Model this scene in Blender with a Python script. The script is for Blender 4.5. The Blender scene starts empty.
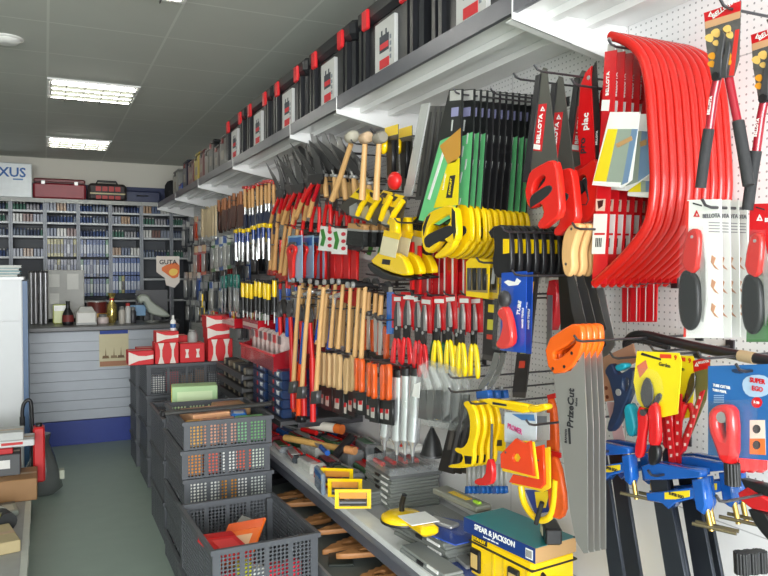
import bpy, math, random
from mathutils import Vector, Matrix
random.seed(11)
SC = bpy.context.scene
COL = SC.collection
R = math.radians
# ---------------------------------------------------------------- camera numbers (768x576, f = 731 px)
EYE = Vector((0.0, 0.0, 1.55)); FOC = 731.0; YAW = R(24.9); PITCH = R(-1.41)
FW = Vector((math.sin(YAW)*math.cos(PITCH), math.cos(YAW)*math.cos(PITCH), math.sin(PITCH)))
RT = Vector((math.cos(YAW), -math.sin(YAW), 0.0)); UP = RT.cross(FW)
def ray(px, py): return FW + RT*((px-384)/FOC) + UP*((288-py)/FOC)
def wx(px, py, X): r = ray(px, py); return EYE + r*((X-EYE.x)/r.x)      # where a sight line meets the plane x = X
def wy(px, py, Y): r = ray(px, py); return EYE + r*((Y-EYE.y)/r.y)
def wz(px, py, Z): r = ray(px, py); return EYE + r*((Z-EYE.z)/r.z)
# ---------------------------------------------------------------- materials
MATS = {}
def lin(c):
    c /= 255.0
    return c/12.92 if c <= .04045 else ((c+.055)/1.055)**2.4
def rgb(c): return (lin(c[0]), lin(c[1]), lin(c[2]), 1)
def mat(c, rough=.45, metal=0., var=.10, scale=18., bump=0., trans=0., alpha=1., emit=0., spec=.5, coat=0.):
    key = (tuple(c), rough, metal, var, scale, bump, trans, alpha, emit, spec, coat)
    if key in MATS: return MATS[key]
    m = bpy.data.materials.new('surface_%03d' % len(MATS)); m.use_nodes = True
    nt = m.node_tree; b = nt.nodes['Principled BSDF']
    base = rgb(c)
    b.inputs['Roughness'].default_value = rough; b.inputs['Metallic'].default_value = metal
    b.inputs['Specular IOR Level'].default_value = spec; b.inputs['Coat Weight'].default_value = coat
    tc = nt.nodes.new('ShaderNodeTexCoord'); nz = nt.nodes.new('ShaderNodeTexNoise')
    nz.inputs['Scale'].default_value = scale; nz.inputs['Detail'].default_value = 2
    nt.links.new(tc.outputs['Object'], nz.inputs['Vector'])
    mx = nt.nodes.new('ShaderNodeMix'); mx.data_type = 'RGBA'
    mx.inputs['A'].default_value = tuple(x*(1-var) for x in base[:3])+(1,)
    mx.inputs['B'].default_value = tuple(min(1, x*(1+var)) for x in base[:3])+(1,)
    nt.links.new(nz.outputs['Fac'], mx.inputs['Factor']); nt.links.new(mx.outputs['Result'], b.inputs['Base Color'])
    if bump:
        bp = nt.nodes.new('ShaderNodeBump'); bp.inputs['Strength'].default_value = bump; bp.inputs['Distance'].default_value = .004
        nt.links.new(nz.outputs['Fac'], bp.inputs['Height']); nt.links.new(bp.outputs['Normal'], b.inputs['Normal'])
    if trans: b.inputs['Transmission Weight'].default_value = trans; b.inputs['IOR'].default_value = 1.05
    if alpha < 1: b.inputs['Alpha'].default_value = alpha
    if emit: b.inputs['Emission Color'].default_value = base; b.inputs['Emission Strength'].default_value = emit
    MATS[key] = m
    return m
def wood(c, scale=6.):
    key = ('wood', tuple(c), scale)
    if key in MATS: return MATS[key]
    m = mat(c, .5, var=.12, scale=scale+.001)
    nt = m.node_tree
    nz = [n for n in nt.nodes if n.type == 'TEX_NOISE'][0]; tc = [n for n in nt.nodes if n.type == 'TEX_COORD'][0]
    mp = nt.nodes.new('ShaderNodeMapping'); mp.inputs['Scale'].default_value = (14, 14, 1.2)
    nt.links.new(tc.outputs['Object'], mp.inputs['Vector']); nt.links.new(mp.outputs['Vector'], nz.inputs['Vector'])
    MATS[key] = m
    return m
def P(c): return mat(c, .38, var=.05)            # moulded plastic
def PG(c): return mat(c, .18, var=.04, coat=.3)  # glossy plastic / paint
def PAPER(c): return mat(c, .6, var=.05)
def GLOSSCARD(c): return mat(c, .28, var=.05)
STEEL = mat((190, 190, 188), .32, .55, var=.08)
CHROME = mat((226, 227, 229), .2, .7, var=.03)
DKSTEEL = mat((84, 84, 86), .38, .4, var=.15)
WIRE = mat((92, 90, 94), .3, .85, var=.05)
BLACK = P((26, 26, 28)); RUB = mat((34, 34, 35), .7, var=.15); WHITE = PAPER((232, 232, 228))
RED = P((212, 28, 28)); YEL = P((244, 206, 18)); ORG = P((240, 100, 20)); BLU = P((24, 84, 168)); GRN = P((38, 150, 66))
BEECH = wood((208, 164, 108)); ASH = wood((196, 148, 92)); DWOOD = wood((150, 92, 52))
BLIS = mat((200, 204, 206), .05, var=0., alpha=.035, coat=1.)
CLEAR = mat((235, 240, 242), .08, var=.0, alpha=.22, coat=.5)
FILM = mat((225, 230, 230), .15, var=.0, alpha=.35, coat=.4)
# ---------------------------------------------------------------- mesh builder
class MB:
    def __init__(s): s.v = []; s.f = []; s.m = []; s.sm = []; s.mi = 0
    def add(s, vs, fs, smooth=False):
        o = len(s.v); s.v += [tuple(v) for v in vs]
        for f in fs: s.f.append(tuple(i+o for i in f)); s.m.append(s.mi); s.sm.append(smooth)
        return s
    def use(s, i): s.mi = i; return s
    def box(s, c, d, rot=None):
        hx, hy, hz = d[0]/2, d[1]/2, d[2]/2
        vs = [Vector((x*hx, y*hy, z*hz)) for x in (-1, 1) for y in (-1, 1) for z in (-1, 1)]
        if rot: vs = [rot @ v for v in vs]
        vs = [v+Vector(c) for v in vs]
        return s.add(vs, [(0,1,3,2),(4,6,7,5),(0,4,5,1),(2,3,7,6),(0,2,6,4),(1,5,7,3)])
    def bb(s, a, b): return s.box([(a[i]+b[i])/2 for i in range(3)], [abs(b[i]-a[i]) for i in range(3)])
    def rbox(s, c, d, r=.006, rot=None):                       # box with its upright edges and rims cut at 45 degrees
        hx, hy, hz = d[0]/2, d[1]/2, d[2]/2; r = min(r, hx*.6, hy*.6, hz*.6)
        def ring(z, i): 
            x, y = hx-i, hy-i; k = r if i == 0 else r*.7
            return [(x, -y+k, z), (x, y-k, z), (x-k, y, z), (-x+k, y, z), (-x, y-k, z), (-x, -y+k, z), (-x+k, -y, z), (x-k, -y, z)]
        rings = [ring(-hz, r), ring(-hz+r, 0), ring(hz-r, 0), ring(hz, r)]
        vs = [Vector(p) for q in rings for p in q]
        if rot: vs = [rot @ v for v in vs]
        vs = [v+Vector(c) for v in vs]
        fs = [tuple(range(7, -1, -1)), tuple(range(24, 32))]
        for k in range(3):
            for i in range(8): fs.append((k*8+i, k*8+(i+1) % 8, (k+1)*8+(i+1) % 8, (k+1)*8+i))
        return s.add(vs, fs)
    def tube(s, pts, r, n=10, cap=True, smooth=True):          # r one number or one per point
        pts = [Vector(p) for p in pts]; k = len(pts)
        rs = r if isinstance(r, (list, tuple)) else [r]*k
        vs = []; prev = None
        for i, p in enumerate(pts):
            t = (pts[min(i+1, k-1)]-pts[max(i-1, 0)]).normalized()
            if prev is None:
                a = Vector((0, 0, 1)) if abs(t.z) < .9 else Vector((1, 0, 0))
                u = t.cross(a).normalized()
            else: u = (prev - t*prev.dot(t)).normalized()
            prev = u; w = t.cross(u)
            for j in range(n):
                an = 2*math.pi*j/n
                vs.append(p+(u*math.cos(an)+w*math.sin(an))*rs[i])
        fs = [(i*n+j, i*n+(j+1) % n, (i+1)*n+(j+1) % n, (i+1)*n+j) for i in range(k-1) for j in range(n)]
        s.add(vs, fs, smooth)
        if cap: s.add(vs[:n], [tuple(range(n-1, -1, -1))]); s.add(vs[-n:], [tuple(range(n))])
        return s
    def lathe(s, prof, c=(0, 0, 0), axis='z', n=16, smooth=True):  # prof: (radius, height) pairs
        M = {'z': lambda a, b, h: (a, b, h), 'x': lambda a, b, h: (h, a, b), 'y': lambda a, b, h: (a, h, b)}[axis]
        vs = [Vector(M(r*math.cos(2*math.pi*j/n), r*math.sin(2*math.pi*j/n), h))+Vector(c) for r, h in prof for j in range(n)]
        k = len(prof)
        fs = [(i*n+j, i*n+(j+1) % n, (i+1)*n+(j+1) % n, (i+1)*n+j) for i in range(k-1) for j in range(n)]
        s.add(vs, fs, smooth)
        s.add(vs[:n], [tuple(range(n-1, -1, -1))]); s.add(vs[-n:], [tuple(range(n))])
        return s
    def ball(s, c, d, n=14, k=8):
        prof = [(max(.001, math.sin(math.pi*i/k)), -math.cos(math.pi*i/k)) for i in range(k+1)]
        o = MB().lathe(prof, n=n)
        return s.add([(v[0]*d[0]/2+c[0], v[1]*d[1]/2+c[1], v[2]*d[2]/2+c[2]) for v in o.v], o.f, True)
    def mesh(s, name, mats):
        me = bpy.data.meshes.new(name); me.from_pydata(s.v, [], s.f)
        for m in (mats if isinstance(mats, (list, tuple)) else [mats]): me.materials.append(m)
        me.polygons.foreach_set('material_index', s.m); me.polygons.foreach_set('use_smooth', s.sm)
        me.update(); return me
def chaikin(p, k, closed=True):
    for _ in range(k):
        q = []; n = len(p)
        if not closed: q.append(p[0])
        for i in range(n if closed else n-1):
            a, b = p[i], p[(i+1) % n]
            q.append(tuple(a[j]*.75+b[j]*.25 for j in range(len(a)))); q.append(tuple(a[j]*.25+b[j]*.75 for j in range(len(a))))
        if not closed: q.append(p[-1])
        p = q
    return p
def outline_mesh(name, loops, y0, y1, m, bev=0.):              # a solid plate in the local x-z plane between depths y0 and y1
    cu = bpy.data.curves.new('outline', 'CURVE'); cu.dimensions = '2D'; cu.fill_mode = 'BOTH'
    t = abs(y1-y0); bev = min(bev, t*.45)
    cu.extrude = t/2-bev; cu.bevel_depth = bev; cu.bevel_resolution = 1; cu.offset = -bev
    for l in loops:
        sp = cu.splines.new('POLY'); sp.points.add(len(l)-1); sp.use_cyclic_u = True
        for q, (x, y) in zip(sp.points, l): q.co = (x, y, 0, 1)
    ob = bpy.data.objects.new('outline', cu); me = bpy.data.meshes.new_from_object(ob)
    bpy.data.objects.remove(ob); bpy.data.curves.remove(cu)
    ym = (y0+y1)/2
    for v in me.vertices: x, y, z = v.co; v.co = (x, ym-z, y)
    me.name = name; me.materials.clear(); me.materials.append(m)
    return me
def text_mesh(name, s, h, m, ang=0., bold=.0, sx=1., depth=.0006, align='CENTER'):
    cu = bpy.data.curves.new('lettering', 'FONT'); cu.body = s; cu.size = h*1.37; cu.extrude = depth; cu.offset = bold*h
    cu.align_x = align; cu.align_y = 'CENTER'; cu.resolution_u = 2
    ob = bpy.data.objects.new('lettering', cu); me = bpy.data.meshes.new_from_object(ob)
    bpy.data.objects.remove(ob); bpy.data.curves.remove(cu)
    ca, sa = math.cos(ang), math.sin(ang)
    for v in me.vertices: x, y, z = v.co; x *= sx; v.co = (x*ca-y*sa, -z, x*sa+y*ca)
    me.name = name; me.materials.clear(); me.materials.append(m)
    return me
# ---------------------------------------------------------------- objects
def link(name, me, parent=None, loc=(0, 0, 0), rz=0.):
    o = bpy.data.objects.new(name, me); COL.objects.link(o); o.location = loc
    if rz: o.rotation_euler = (0, 0, rz)
    if parent: o.parent = parent
    return o
def tag(o, label=None, cat=None, group=None, kind=None):
    if label: o['label'] = label
    if cat: o['category'] = cat
    if group: o['group'] = group
    if kind: o['kind'] = kind
    return o
def empty(name, label, cat, loc, rz=0., group=None):
    o = link(name, None, None, loc, rz); o.empty_display_size = .05
    return tag(o, label, cat, group)
KIDS = {}
def part(name, mb, m, parent, label=None, loc=(0, 0, 0)):
    me = mb.mesh(name, m) if isinstance(mb, MB) else mb
    o = link(name, me, parent, loc)
    if label: o['label'] = label
    KIDS.setdefault(parent.as_pointer(), []).append(o)
    return o
def copy_tree(o, loc=None, label=None, parent=None, rot=None, group=None):
    c = o.copy(); COL.objects.link(c)
    if parent: c.parent = parent
    if loc is not None: c.location = loc
    if rot is not None: c.rotation_euler = rot
    if label: c['label'] = label
    if group: c['group'] = group
    for ch in KIDS.get(o.as_pointer(), []):
        d = copy_tree(ch, parent=c); KIDS.setdefault(c.as_pointer(), []).append(d)
    return c
def struct(name, mb, m):
    return tag(link(name, mb.mesh(name, m)), kind='structure')
ORD = 'first second third fourth fifth sixth seventh eighth ninth tenth eleventh twelfth thirteenth fourteenth fifteenth sixteenth seventeenth eighteenth nineteenth twentieth'.split()
JIT = random.Random(5)
WALLROT = -math.pi/2                                            # local x runs along the wall towards the shop front, local y into the wall
class Tool:
    """A thing hanging flat along the tool wall in the plane x = X; outline points are read off the photograph and put on that plane."""
    def __init__(s, name, label, cat, X, at, group=None):
        s.X = X; s.o = wx(at[0], at[1], X); s.root = empty(name, label, cat, s.o, WALLROT, group)
    def p(s, q):
        w = wx(q[0], q[1], s.X); return (-(w.y-s.o.y), w.z-s.o.z)
    def poly(s, name, pts, y0, y1, m, holes=(), sm=0, bev=.0, parent=None, label=None):
        loops = [chaikin([s.p(q) for q in l], sm) for l in [pts]+list(holes)]
        return part(name, outline_mesh(name, loops, y0, y1, m, bev), None, parent or s.root, label)
    def tube(s, name, pts, r, m, n=10, sm=0, parent=None, label=None):   # pts (px, py[, local y])
        q = [(s.p(a)[0], a[2] if len(a) > 2 else 0., s.p(a)[1]) for a in pts]
        if sm: q = chaikin(q, sm, False)
        if isinstance(r, (list, tuple)) and len(r) != len(q):
            r = [r[min(len(r)-1, int(i*len(r)/len(q)))] for i in range(len(q))]
        return part(name, MB().tube(q, r, n), m, parent or s.root, label)
    def text(s, string, at, hpx, m, ang=0., y=0., bold=0., sx=1., parent=None):
        a = s.p(at); b = s.p((at[0], at[1]+hpx)); h = abs(a[1]-b[1])
        me = text_mesh('lettering', string, h, m, R(ang), bold, sx)
        o = part('lettering', me, None, parent or s.root); o.location = (a[0], y-.0012, a[1]); return o
    def rect(s, name, x0, y0, x1, y1, d0, d1, m, parent=None, label=None):
        return s.poly(name, [(x0, y0), (x1, y0), (x1, y1), (x0, y1)], d0, d1, m, parent=parent, label=label)
    def copy(s, label, dx=0., dy=0., dz=0.):                    # dx into the wall, dy along it away from the counter, dz up
        return copy_tree(s.root, s.o+Vector((dx, -dy, dz)), label)
    def at(s, px, py, label, dx=0.):                            # a copy whose anchor shows at (px, py)
        w = wx(px, py, s.X+dx); return copy_tree(s.root, w, label)
    def row(s, base, xs, y0, y1=None, dx=0., first=0, tail='from the counter end'):   # the thing itself stands first in the row
        y1 = y0 if y1 is None else y1; n = len(xs)
        a, b = wx(xs[0], y0, s.X+dx), wx(xs[-1], y1, s.X+dx); mid = (a+b)/2; e = (b-a).normalized()*.06; q = Vector((.028, 0, -.004))
        r = empty('wall_rail', 'wire rail behind '+base, 'rail', mid+q, 0, 'wire rails on the tool wall')
        part('rod', MB().tube([a-mid-e, b-mid+e], .004, 8), WIRE, r)
        for f in (a, b): part('stay', MB().tube([f-mid, f-mid+Vector((WALLX-.03-s.X-dx, 0, 0))], .0035, 6), WIRE, r)
        for i, x in enumerate(xs):
            py = y0+(y1-y0)*(i/max(1, n-1)); w = wx(x, py, s.X+dx); L = '%s, %s %s' % (base, ORD[i], tail)
            ro = (0, JIT.uniform(-.05, .05), WALLROT+JIT.uniform(-.12, .12))
            if i == 0 and not first: s.root.location = w; s.root['label'] = L; s.root.rotation_euler = ro
            else: copy_tree(s.root, w+Vector((JIT.uniform(-.008, .008), 0, JIT.uniform(-.010, .010))), L, rot=ro)
WALLX = 1.60
def hook(px, py, X0, label, n=None):
    """A wire hook from the pegboard out to x = X0 with an upturned tip."""
    w = wx(px, py, X0); h = HOOKS.get(round(WALLX-X0, 2))
    if h is None:
        L = WALLX-X0; mb = MB()
        mb.tube([(0, L-.001, 0), (0, .02, -.002), (0, .004, .002), (0, -.006, .014)], .0032, 8)
        h = HOOKS[round(L, 2)] = (mb.mesh('wall_hook', WIRE), MB().bb((-.012, L-.006, -.016), (.012, L-.0005, .016)).mesh('back_plate', WIRE))
    t = empty('wall_hook', label, 'hook', w, WALLROT, 'wire hooks on the pegboard')
    part('wire', h[0], None, t); part('back_plate', h[1], None, t)
    return t
HOOKS = {}
# ================================================================ the setting
def tile_mat():
    m = mat((196, 198, 190), .62, var=.05, scale=3.); nt = m.node_tree; b = nt.nodes['Principled BSDF']
    src = b.inputs['Base Color'].links[0].from_socket
    tc = nt.nodes.new('ShaderNodeTexCoord'); br = nt.nodes.new('ShaderNodeTexBrick')
    br.offset = 0; br.inputs['Scale'].default_value = 1.; br.inputs['Brick Width'].default_value = .6; br.inputs['Row Height'].default_value = .6
    br.inputs['Mortar Size'].default_value = .007; br.inputs['Color1'].default_value = (0, 0, 0, 1); br.inputs['Color2'].default_value = (0, 0, 0, 1); br.inputs['Mortar'].default_value = (1, 1, 1, 1)
    mp = nt.nodes.new('ShaderNodeMapping'); mp.inputs['Location'].default_value = (-.03, -.05, 0)
    nt.links.new(tc.outputs['Object'], mp.inputs['Vector']); nt.links.new(mp.outputs['Vector'], br.inputs['Vector'])
    mx = nt.nodes.new('ShaderNodeMix'); mx.data_type = 'RGBA'; mx.inputs['B'].default_value = rgb((214, 216, 208))
    nt.links.new(br.outputs['Color'], mx.inputs['Factor']); nt.links.new(src, mx.inputs['A']); nt.links.new(mx.outputs['Result'], b.inputs['Base Color'])
    return m
def peg_mat():
    m = mat((236, 236, 236), .42, var=.02, scale=5.); nt = m.node_tree; b = nt.nodes['Principled BSDF']
    src = b.inputs['Base Color'].links[0].from_socket
    tc = nt.nodes.new('ShaderNodeTexCoord'); sp = nt.nodes.new('ShaderNodeSeparateXYZ'); nt.links.new(tc.outputs['Object'], sp.inputs[0])
    def M(op, a, c=None):
        n = nt.nodes.new('ShaderNodeMath'); n.operation = op
        for i, x in enumerate((a, c)):
            if x is None: continue
            if isinstance(x, (int, float)): n.inputs[i].default_value = x
            else: nt.links.new(x, n.inputs[i])
        return n.outputs[0]
    def cell(s, p): return M('MULTIPLY', M('SUBTRACT', M('FRACT', M('DIVIDE', M('ADD', s, 50.), p)), .5), p)
    y, z = cell(sp.outputs['Y'], .02), cell(sp.outputs['Z'], .02)
    d = M('SQRT', M('ADD', M('MULTIPLY', y, y), M('MULTIPLY', z, z)))
    hole = M('MULTIPLY', M('LESS_THAN', d, .0028), M('GREATER_THAN', sp.outputs['Z'], .98))
    sy = M('LESS_THAN', M('ABSOLUTE', cell(M('ADD', sp.outputs['Y'], .2), .6)), .0016); sz = M('LESS_THAN', M('ABSOLUTE', cell(M('ADD', sp.outputs['Z'], .11), .4)), .0016)
    seam = M('MULTIPLY', M('MAXIMUM', sy, sz), .45)
    fac = M('MAXIMUM', M('MULTIPLY', hole, .62), seam)
    mx = nt.nodes.new('ShaderNodeMix'); mx.data_type = 'RGBA'; mx.inputs['B'].default_value = rgb((70, 70, 76))
    nt.links.new(fac, mx.inputs['Factor']); nt.links.new(src, mx.inputs['A']); nt.links.new(mx.outputs['Result'], b.inputs['Base Color'])
    return m
CEIL = 2.85
X0, X1, Y0, Y1 = -3.0, WALLX, -3.0, 9.4
struct('floor', MB().bb((X0-.1, Y0-.1, -.1), (X1+.1, Y1+.1, 0)), mat((140, 156, 146), .5, var=.07, scale=7.))
struct('ceiling', MB().bb((X0-.1, Y0-.1, CEIL), (X1+.1, Y1+.1, CEIL+.1)), tile_mat())
struct('wall_right', MB().bb((X1, Y0-.1, 0), (X1+.1, Y1+.1, CEIL)), peg_mat())
PLASTER = mat((206, 203, 192), .8, var=.03, scale=2.)
struct('wall_back', MB().bb((X0-.1, Y1, 0), (X1, Y1+.1, CEIL)), PLASTER)
struct('wall_left', MB().bb((X0-.1, Y0, 0), (X0, Y1, CEIL)), PLASTER)
fr = MB()
fr.bb((X0, Y0-.1, 0), (X1, Y0, .5)).bb((X0, Y0-.1, 2.5), (X1, Y0, CEIL)).bb((X0, Y0-.1, .5), (-2.6, Y0, 2.5)).bb((1.3, Y0-.1, .5), (X1, Y0, 2.5))
struct('wall_front', fr, PLASTER)
wf = MB()
for x in (-2.6, -1.3, 0, 1.3): wf.bb((x-.03, Y0-.08, .5), (x+.03, Y0-.02, 2.5))
wf.bb((-2.6, Y0-.08, .5), (1.3, Y0-.02, .56)).bb((-2.6, Y0-.08, 2.44), (1.3, Y0-.02, 2.5))
struct('window_1', wf, mat((190, 190, 190), .4, .3))
# a dark blue band on the back wall above the shelving
struct('trim_1', MB().bb((X0, Y1-.012, 2.32), (X1, Y1, 2.56)), mat((26, 40, 82), .5))
# ---------------------------------------------------------------- ceiling lights (recessed, louvred, four tubes)
LAMP = mat((255, 252, 240), .5, emit=26., var=0.)
REFL = mat((26, 28, 24), .5, .0, var=.0)
def ceiling_light(x, y, label):
    t = empty('ceiling_light', label, 'ceiling light', (x, y, CEIL), 0, 'recessed tube lights along the aisle ceiling')
    h = .3
    f = MB()
    f.bb((-h, -h, -.012), (h, -h+.02, -.001)).bb((-h, h-.02, -.012), (h, h, -.001)).bb((-h, -h+.02, -.012), (-h+.02, h-.02, -.001)).bb((h-.02, -h+.02, -.012), (h, h-.02, -.001))
    part('frame', f, mat((225, 225, 222), .4), t)
    part('reflector', MB().bb((-h+.02, -h+.02, -.003), (h-.02, h-.02, -.001)), REFL, t)
    for k in range(4):
        yy = -.21+.14*k
        part('tube', MB().tube([(-h+.03, yy, -.014), (h-.03, yy, -.014)], .010, 8), LAMP, t)
    lv = MB()
    for k in range(3): yy = -.14+.14*k; lv.bb((-h+.02, yy-.002, -.034), (h-.02, yy+.002, -.004))
    for k in range(4): xx = -.18+.12*k; lv.bb((xx-.002, -h+.02, -.034), (xx+.002, h-.02, -.026))
    part('louver', lv, mat((60, 62, 56), .3, .6), t)
    return t
ceiling_light(.33, 3.35, 'recessed tube light at the top edge of the photo, only a corner showing')
ceiling_light(.33, 5.75, 'large bright recessed tube light over the middle of the aisle')
ceiling_light(.33, 8.15, 'small bright recessed tube light over the sales counter')
ceiling_light(.33, .95, 'recessed tube light above the shop front end of the aisle')
sd = empty('smoke_detector', 'round white smoke detector on the dark ceiling tiles', 'smoke detector', wz(6, 38, CEIL))
part('body', MB().lathe([(.075, 0), (.075, -.012), (.055, -.03), (.03, -.034)], n=20), P((225, 225, 220)), sd)
part('ring', MB().lathe([(.09, 0), (.09, -.006), (.076, -.01)], n=20), P((225, 225, 220)), sd)
# ---------------------------------------------------------------- upper wall shelves
SHF = 1.20
SHW = mat((238, 238, 236), .25, var=.02, coat=.3); LIPG = mat((92, 93, 101), .35, .2)
brk = [.46, 1.71, 3.06, 3.74, 5.04, 6.30, 7.50, 8.76]
nm = ['over the bolt cutters', 'over the green sleeved saws', 'over the mallets', 'over the black trowels', 'over the screwdriver rows', 'third from the back wall', 'second from the back wall']
nm = nm[:len(brk)-1]
for i in range(len(brk)-1):
    a, b = brk[i]+.002, brk[i+1]-.002
    t = empty('wall_shelf', 'white metal wall shelf with grey front lip, ' + nm[i], 'shelf', (SHF, (a+b)/2, 2.27), 0, 'upper wall shelves')
    L = (b-a)/2; D = WALLX-SHF-.001
    part('deck', MB().bb((.004, -L, .012), (D, L, .03)), SHW, t)
    part('front_lip', MB().bb((-.012, -L, -.004), (.003, L, .052)), LIPG, t)
    for xx in (.10, .24): part('rib', MB().bb((xx, -L, -.012), (xx+.03, L, .0115)), SHW, t)
for i, y in enumerate(brk):
    t = empty('shelf_bracket', 'white tapered shelf bracket, %s counting from the shop front' % ORD[i], 'bracket', (SHF, y, 2.27), WALLROT, 'white brackets under the upper shelves')
    D = WALLX-SHF-.001
    part('plate',
         MB().add([(-.0018, -.014, .05), (.0018, -.014, .05), (.0018, D, .012), (-.0018, D, .012), (-.0018, -.014, -.024), (.0018, -.014, -.024), (.0018, D, -.105), (-.0018, D, -.105)],
                  [(0, 1, 2, 3), (4, 7, 6, 5), (0, 4, 5, 1), (3, 2, 6, 7), (0, 3, 7, 4), (1, 5, 6, 2)]), SHW, t)
    part('flange', MB().add([(-.03, -.014, -.024), (.0018, -.014, -.024), (.0018, D, -.105), (-.03, D, -.105), (-.03, -.014, -.022), (.0018, -.014, -.022), (.0018, D, -.103), (-.03, D, -.103)], [(0, 1, 2, 3), (4, 7, 6, 5), (0, 4, 5, 1), (3, 2, 6, 7), (0, 3, 7, 4), (1, 5, 6, 2)]), SHW, t)
# ---------------------------------------------------------------- lower wall shelf and floor tray
LOX, LOZ = 1.15, .53
t = empty('lower_wall_shelf', 'long lower wall shelf with white price rail under the hanging tools', 'shelf', (LOX, 0, LOZ))
part('deck', MB().bb((.02, .9, -.03), (WALLX-LOX-.001, 7.4, 0)), mat((176, 178, 182), .4, .2), t)
part('price_rail', MB().bb((.0, .9, -.035), (.0195, 7.4, .004)).bb((.0195, .9, .0003), (.075, 7.4, .004)), mat((232, 234, 232), .3), t)
part('front_rail', MB().bb((-.03, .9, -.06), (-.001, 7.4, -.02)), mat((104, 107, 118), .35, .3), t)
TRX, TRZ = .98, .36
t = empty('floor_shelf_unit', 'low grey base shelf under the lower wall shelf, holding handsaws', 'shelf', (TRX, 0, 0))
part('deck', MB().bb((.012, .9, TRZ-.03), (WALLX-TRX-.001, 7.4, TRZ)), mat((88, 94, 92), .5), t)
part('front_panel', MB().bb((.0, .9, .0), (.011, 7.4, TRZ+.012)), mat((150, 152, 154), .4, .3), t)
# ================================================================ toolboxes on the upper shelves
def make_toolbox():
    t = empty('toolbox', '', 'toolbox', (0, 0, 0), WALLROT, 'black toolboxes on the upper shelves')
    W, D, H = .575, .30, .35
    TB = mat((32, 33, 37), .42, var=.12, scale=6.); TB2 = mat((27, 28, 32), .4)
    part('body', MB().rbox((0, D/2, .128), (W-.03, D-.03, .256), .012), TB, t)
    for s in (-1, 1):
        for q in (.235, .19): part('rib', MB().bb((s*q-.012, -.004, .01), (s*q+.012, .016, .246)), TB2, t)
    part('lid', MB().rbox((0, D/2, .297), (W, D, .085), .02), TB, t)
    part('carry_handle', MB().tube([(-.11, D/2, .332), (-.10, D/2, .365), (.10, D/2, .365), (.11, D/2, .332)], .011), TB2, t)
    for s in (-1, 1): part('latch', MB().rbox((s*.175, -.004, .272), (.056, .018, .082), .006), P((214, 34, 40)), t)
    lb = part('paper_label', MB().bb((-.088, -.0012, .025), (.088, .0148, .222)), PAPER((196, 196, 194)), t, 'white product label with red flash')
    part('picture', MB().bb((-.045, -.0022, .10), (.04, -.0011, .165)).bb((-.03, -.0022, .165), (-.018, -.0011, .185)).bb((.01, -.0022, .165), (.022, -.0011, .185)), PAPER((56, 62, 72)), lb)
    f = MB().box((.0, -.0022, .055), (.085, .0022, .035)); f.box((.0, -.0026, .122), (.075, .0022, .022))
    part('flash', f, PAPER((206, 40, 48)), lb)
    s_ = MB()
    for k in range(4): s_.bb((.048, -.0022, .06+.025*k), (.062, -.0011, .076+.025*k))
    part('icon', s_, PAPER((120, 128, 138)), lb)
    return t
tb = make_toolbox()
tbY = [1.965, 2.60, 3.23, 3.86, 4.47, 5.08]
tl = ['at the top edge of the photo', 'second from the photo edge', 'third from the photo edge', 'over the hanging mallets', 'fifth from the photo edge', 'last of the row beside the small cases']
for i, y in enumerate(tbY):
    L = 'black toolbox with red latches and white label, ' + tl[i]
    if i == 0: tb.location = (SHF+.01, y, 2.301); tb['label'] = L
    else: copy_tree(tb, (SHF+.01, y, 2.301), L)
def case(name, label, y0, y1, h, c, X=SHF+.02, d=.22, cat='case', lid=None, z=2.301):
    t = empty(name, label, cat, (X, (y0+y1)/2, z), WALLROT, 'small cases on the upper shelves')
    w = abs(y1-y0)-.01
    part('body', MB().rbox((0, d/2, h*.45), (w, d, h*.9), .012), P(c), t)
    part('lid', MB().rbox((0, d/2, h*.95), (w*.97, d*.97, h*.1), .008), P(lid or [max(0, q-14) for q in c]), t)
    part('clasp', MB().rbox((0, -.004, h*.82), (min(.05, w*.3), .008, h*.14), .003), P((120, 40, 36) if c[0] < 90 else (40, 40, 42)), t)
    part('paper_label', MB().bb((-w*.2, -.002, h*.3), (w*.16, .004, h*.55)), PAPER((136, 130, 120)), t)
case('tool_case', 'grey black case with pale label beside the last toolbox', 5.38, 5.62, .26, (64, 62, 60))
case('tool_case', 'low dark case with red clasp, second after the toolboxes', 5.63, 5.83, .22, (48, 40, 40))
case('tool_case', 'tall black upright case, third after the toolboxes', 5.84, 6.02, .29, (32, 32, 34))
case('tool_case', 'olive grey upright case, fourth after the toolboxes', 6.03, 6.2, .25, (96, 92, 84))
case('tool_case', 'dark red upright case, between black and yellow ones', 6.22, 6.42, .27, (92, 34, 34))
case('tool_case', 'yellow upright case among dark ones on the shelf', 6.44, 6.66, .28, (168, 146, 48))
case('tool_case', 'dull brown red case between the yellow and blue black cases', 6.68, 6.98, .25, (112, 70, 66))
case('tool_case', 'narrow blue black case standing upright', 7.02, 7.26, .29, (26, 30, 52))
case('tool_bag', 'bright blue bag lying beside the blue black case', 7.28, 7.5, .1, (34, 84, 170), cat='bag')
case('tool_case', 'pale grey carton on the shelf towards the back wall', 7.55, 7.85, .27, (128, 128, 122))
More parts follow.
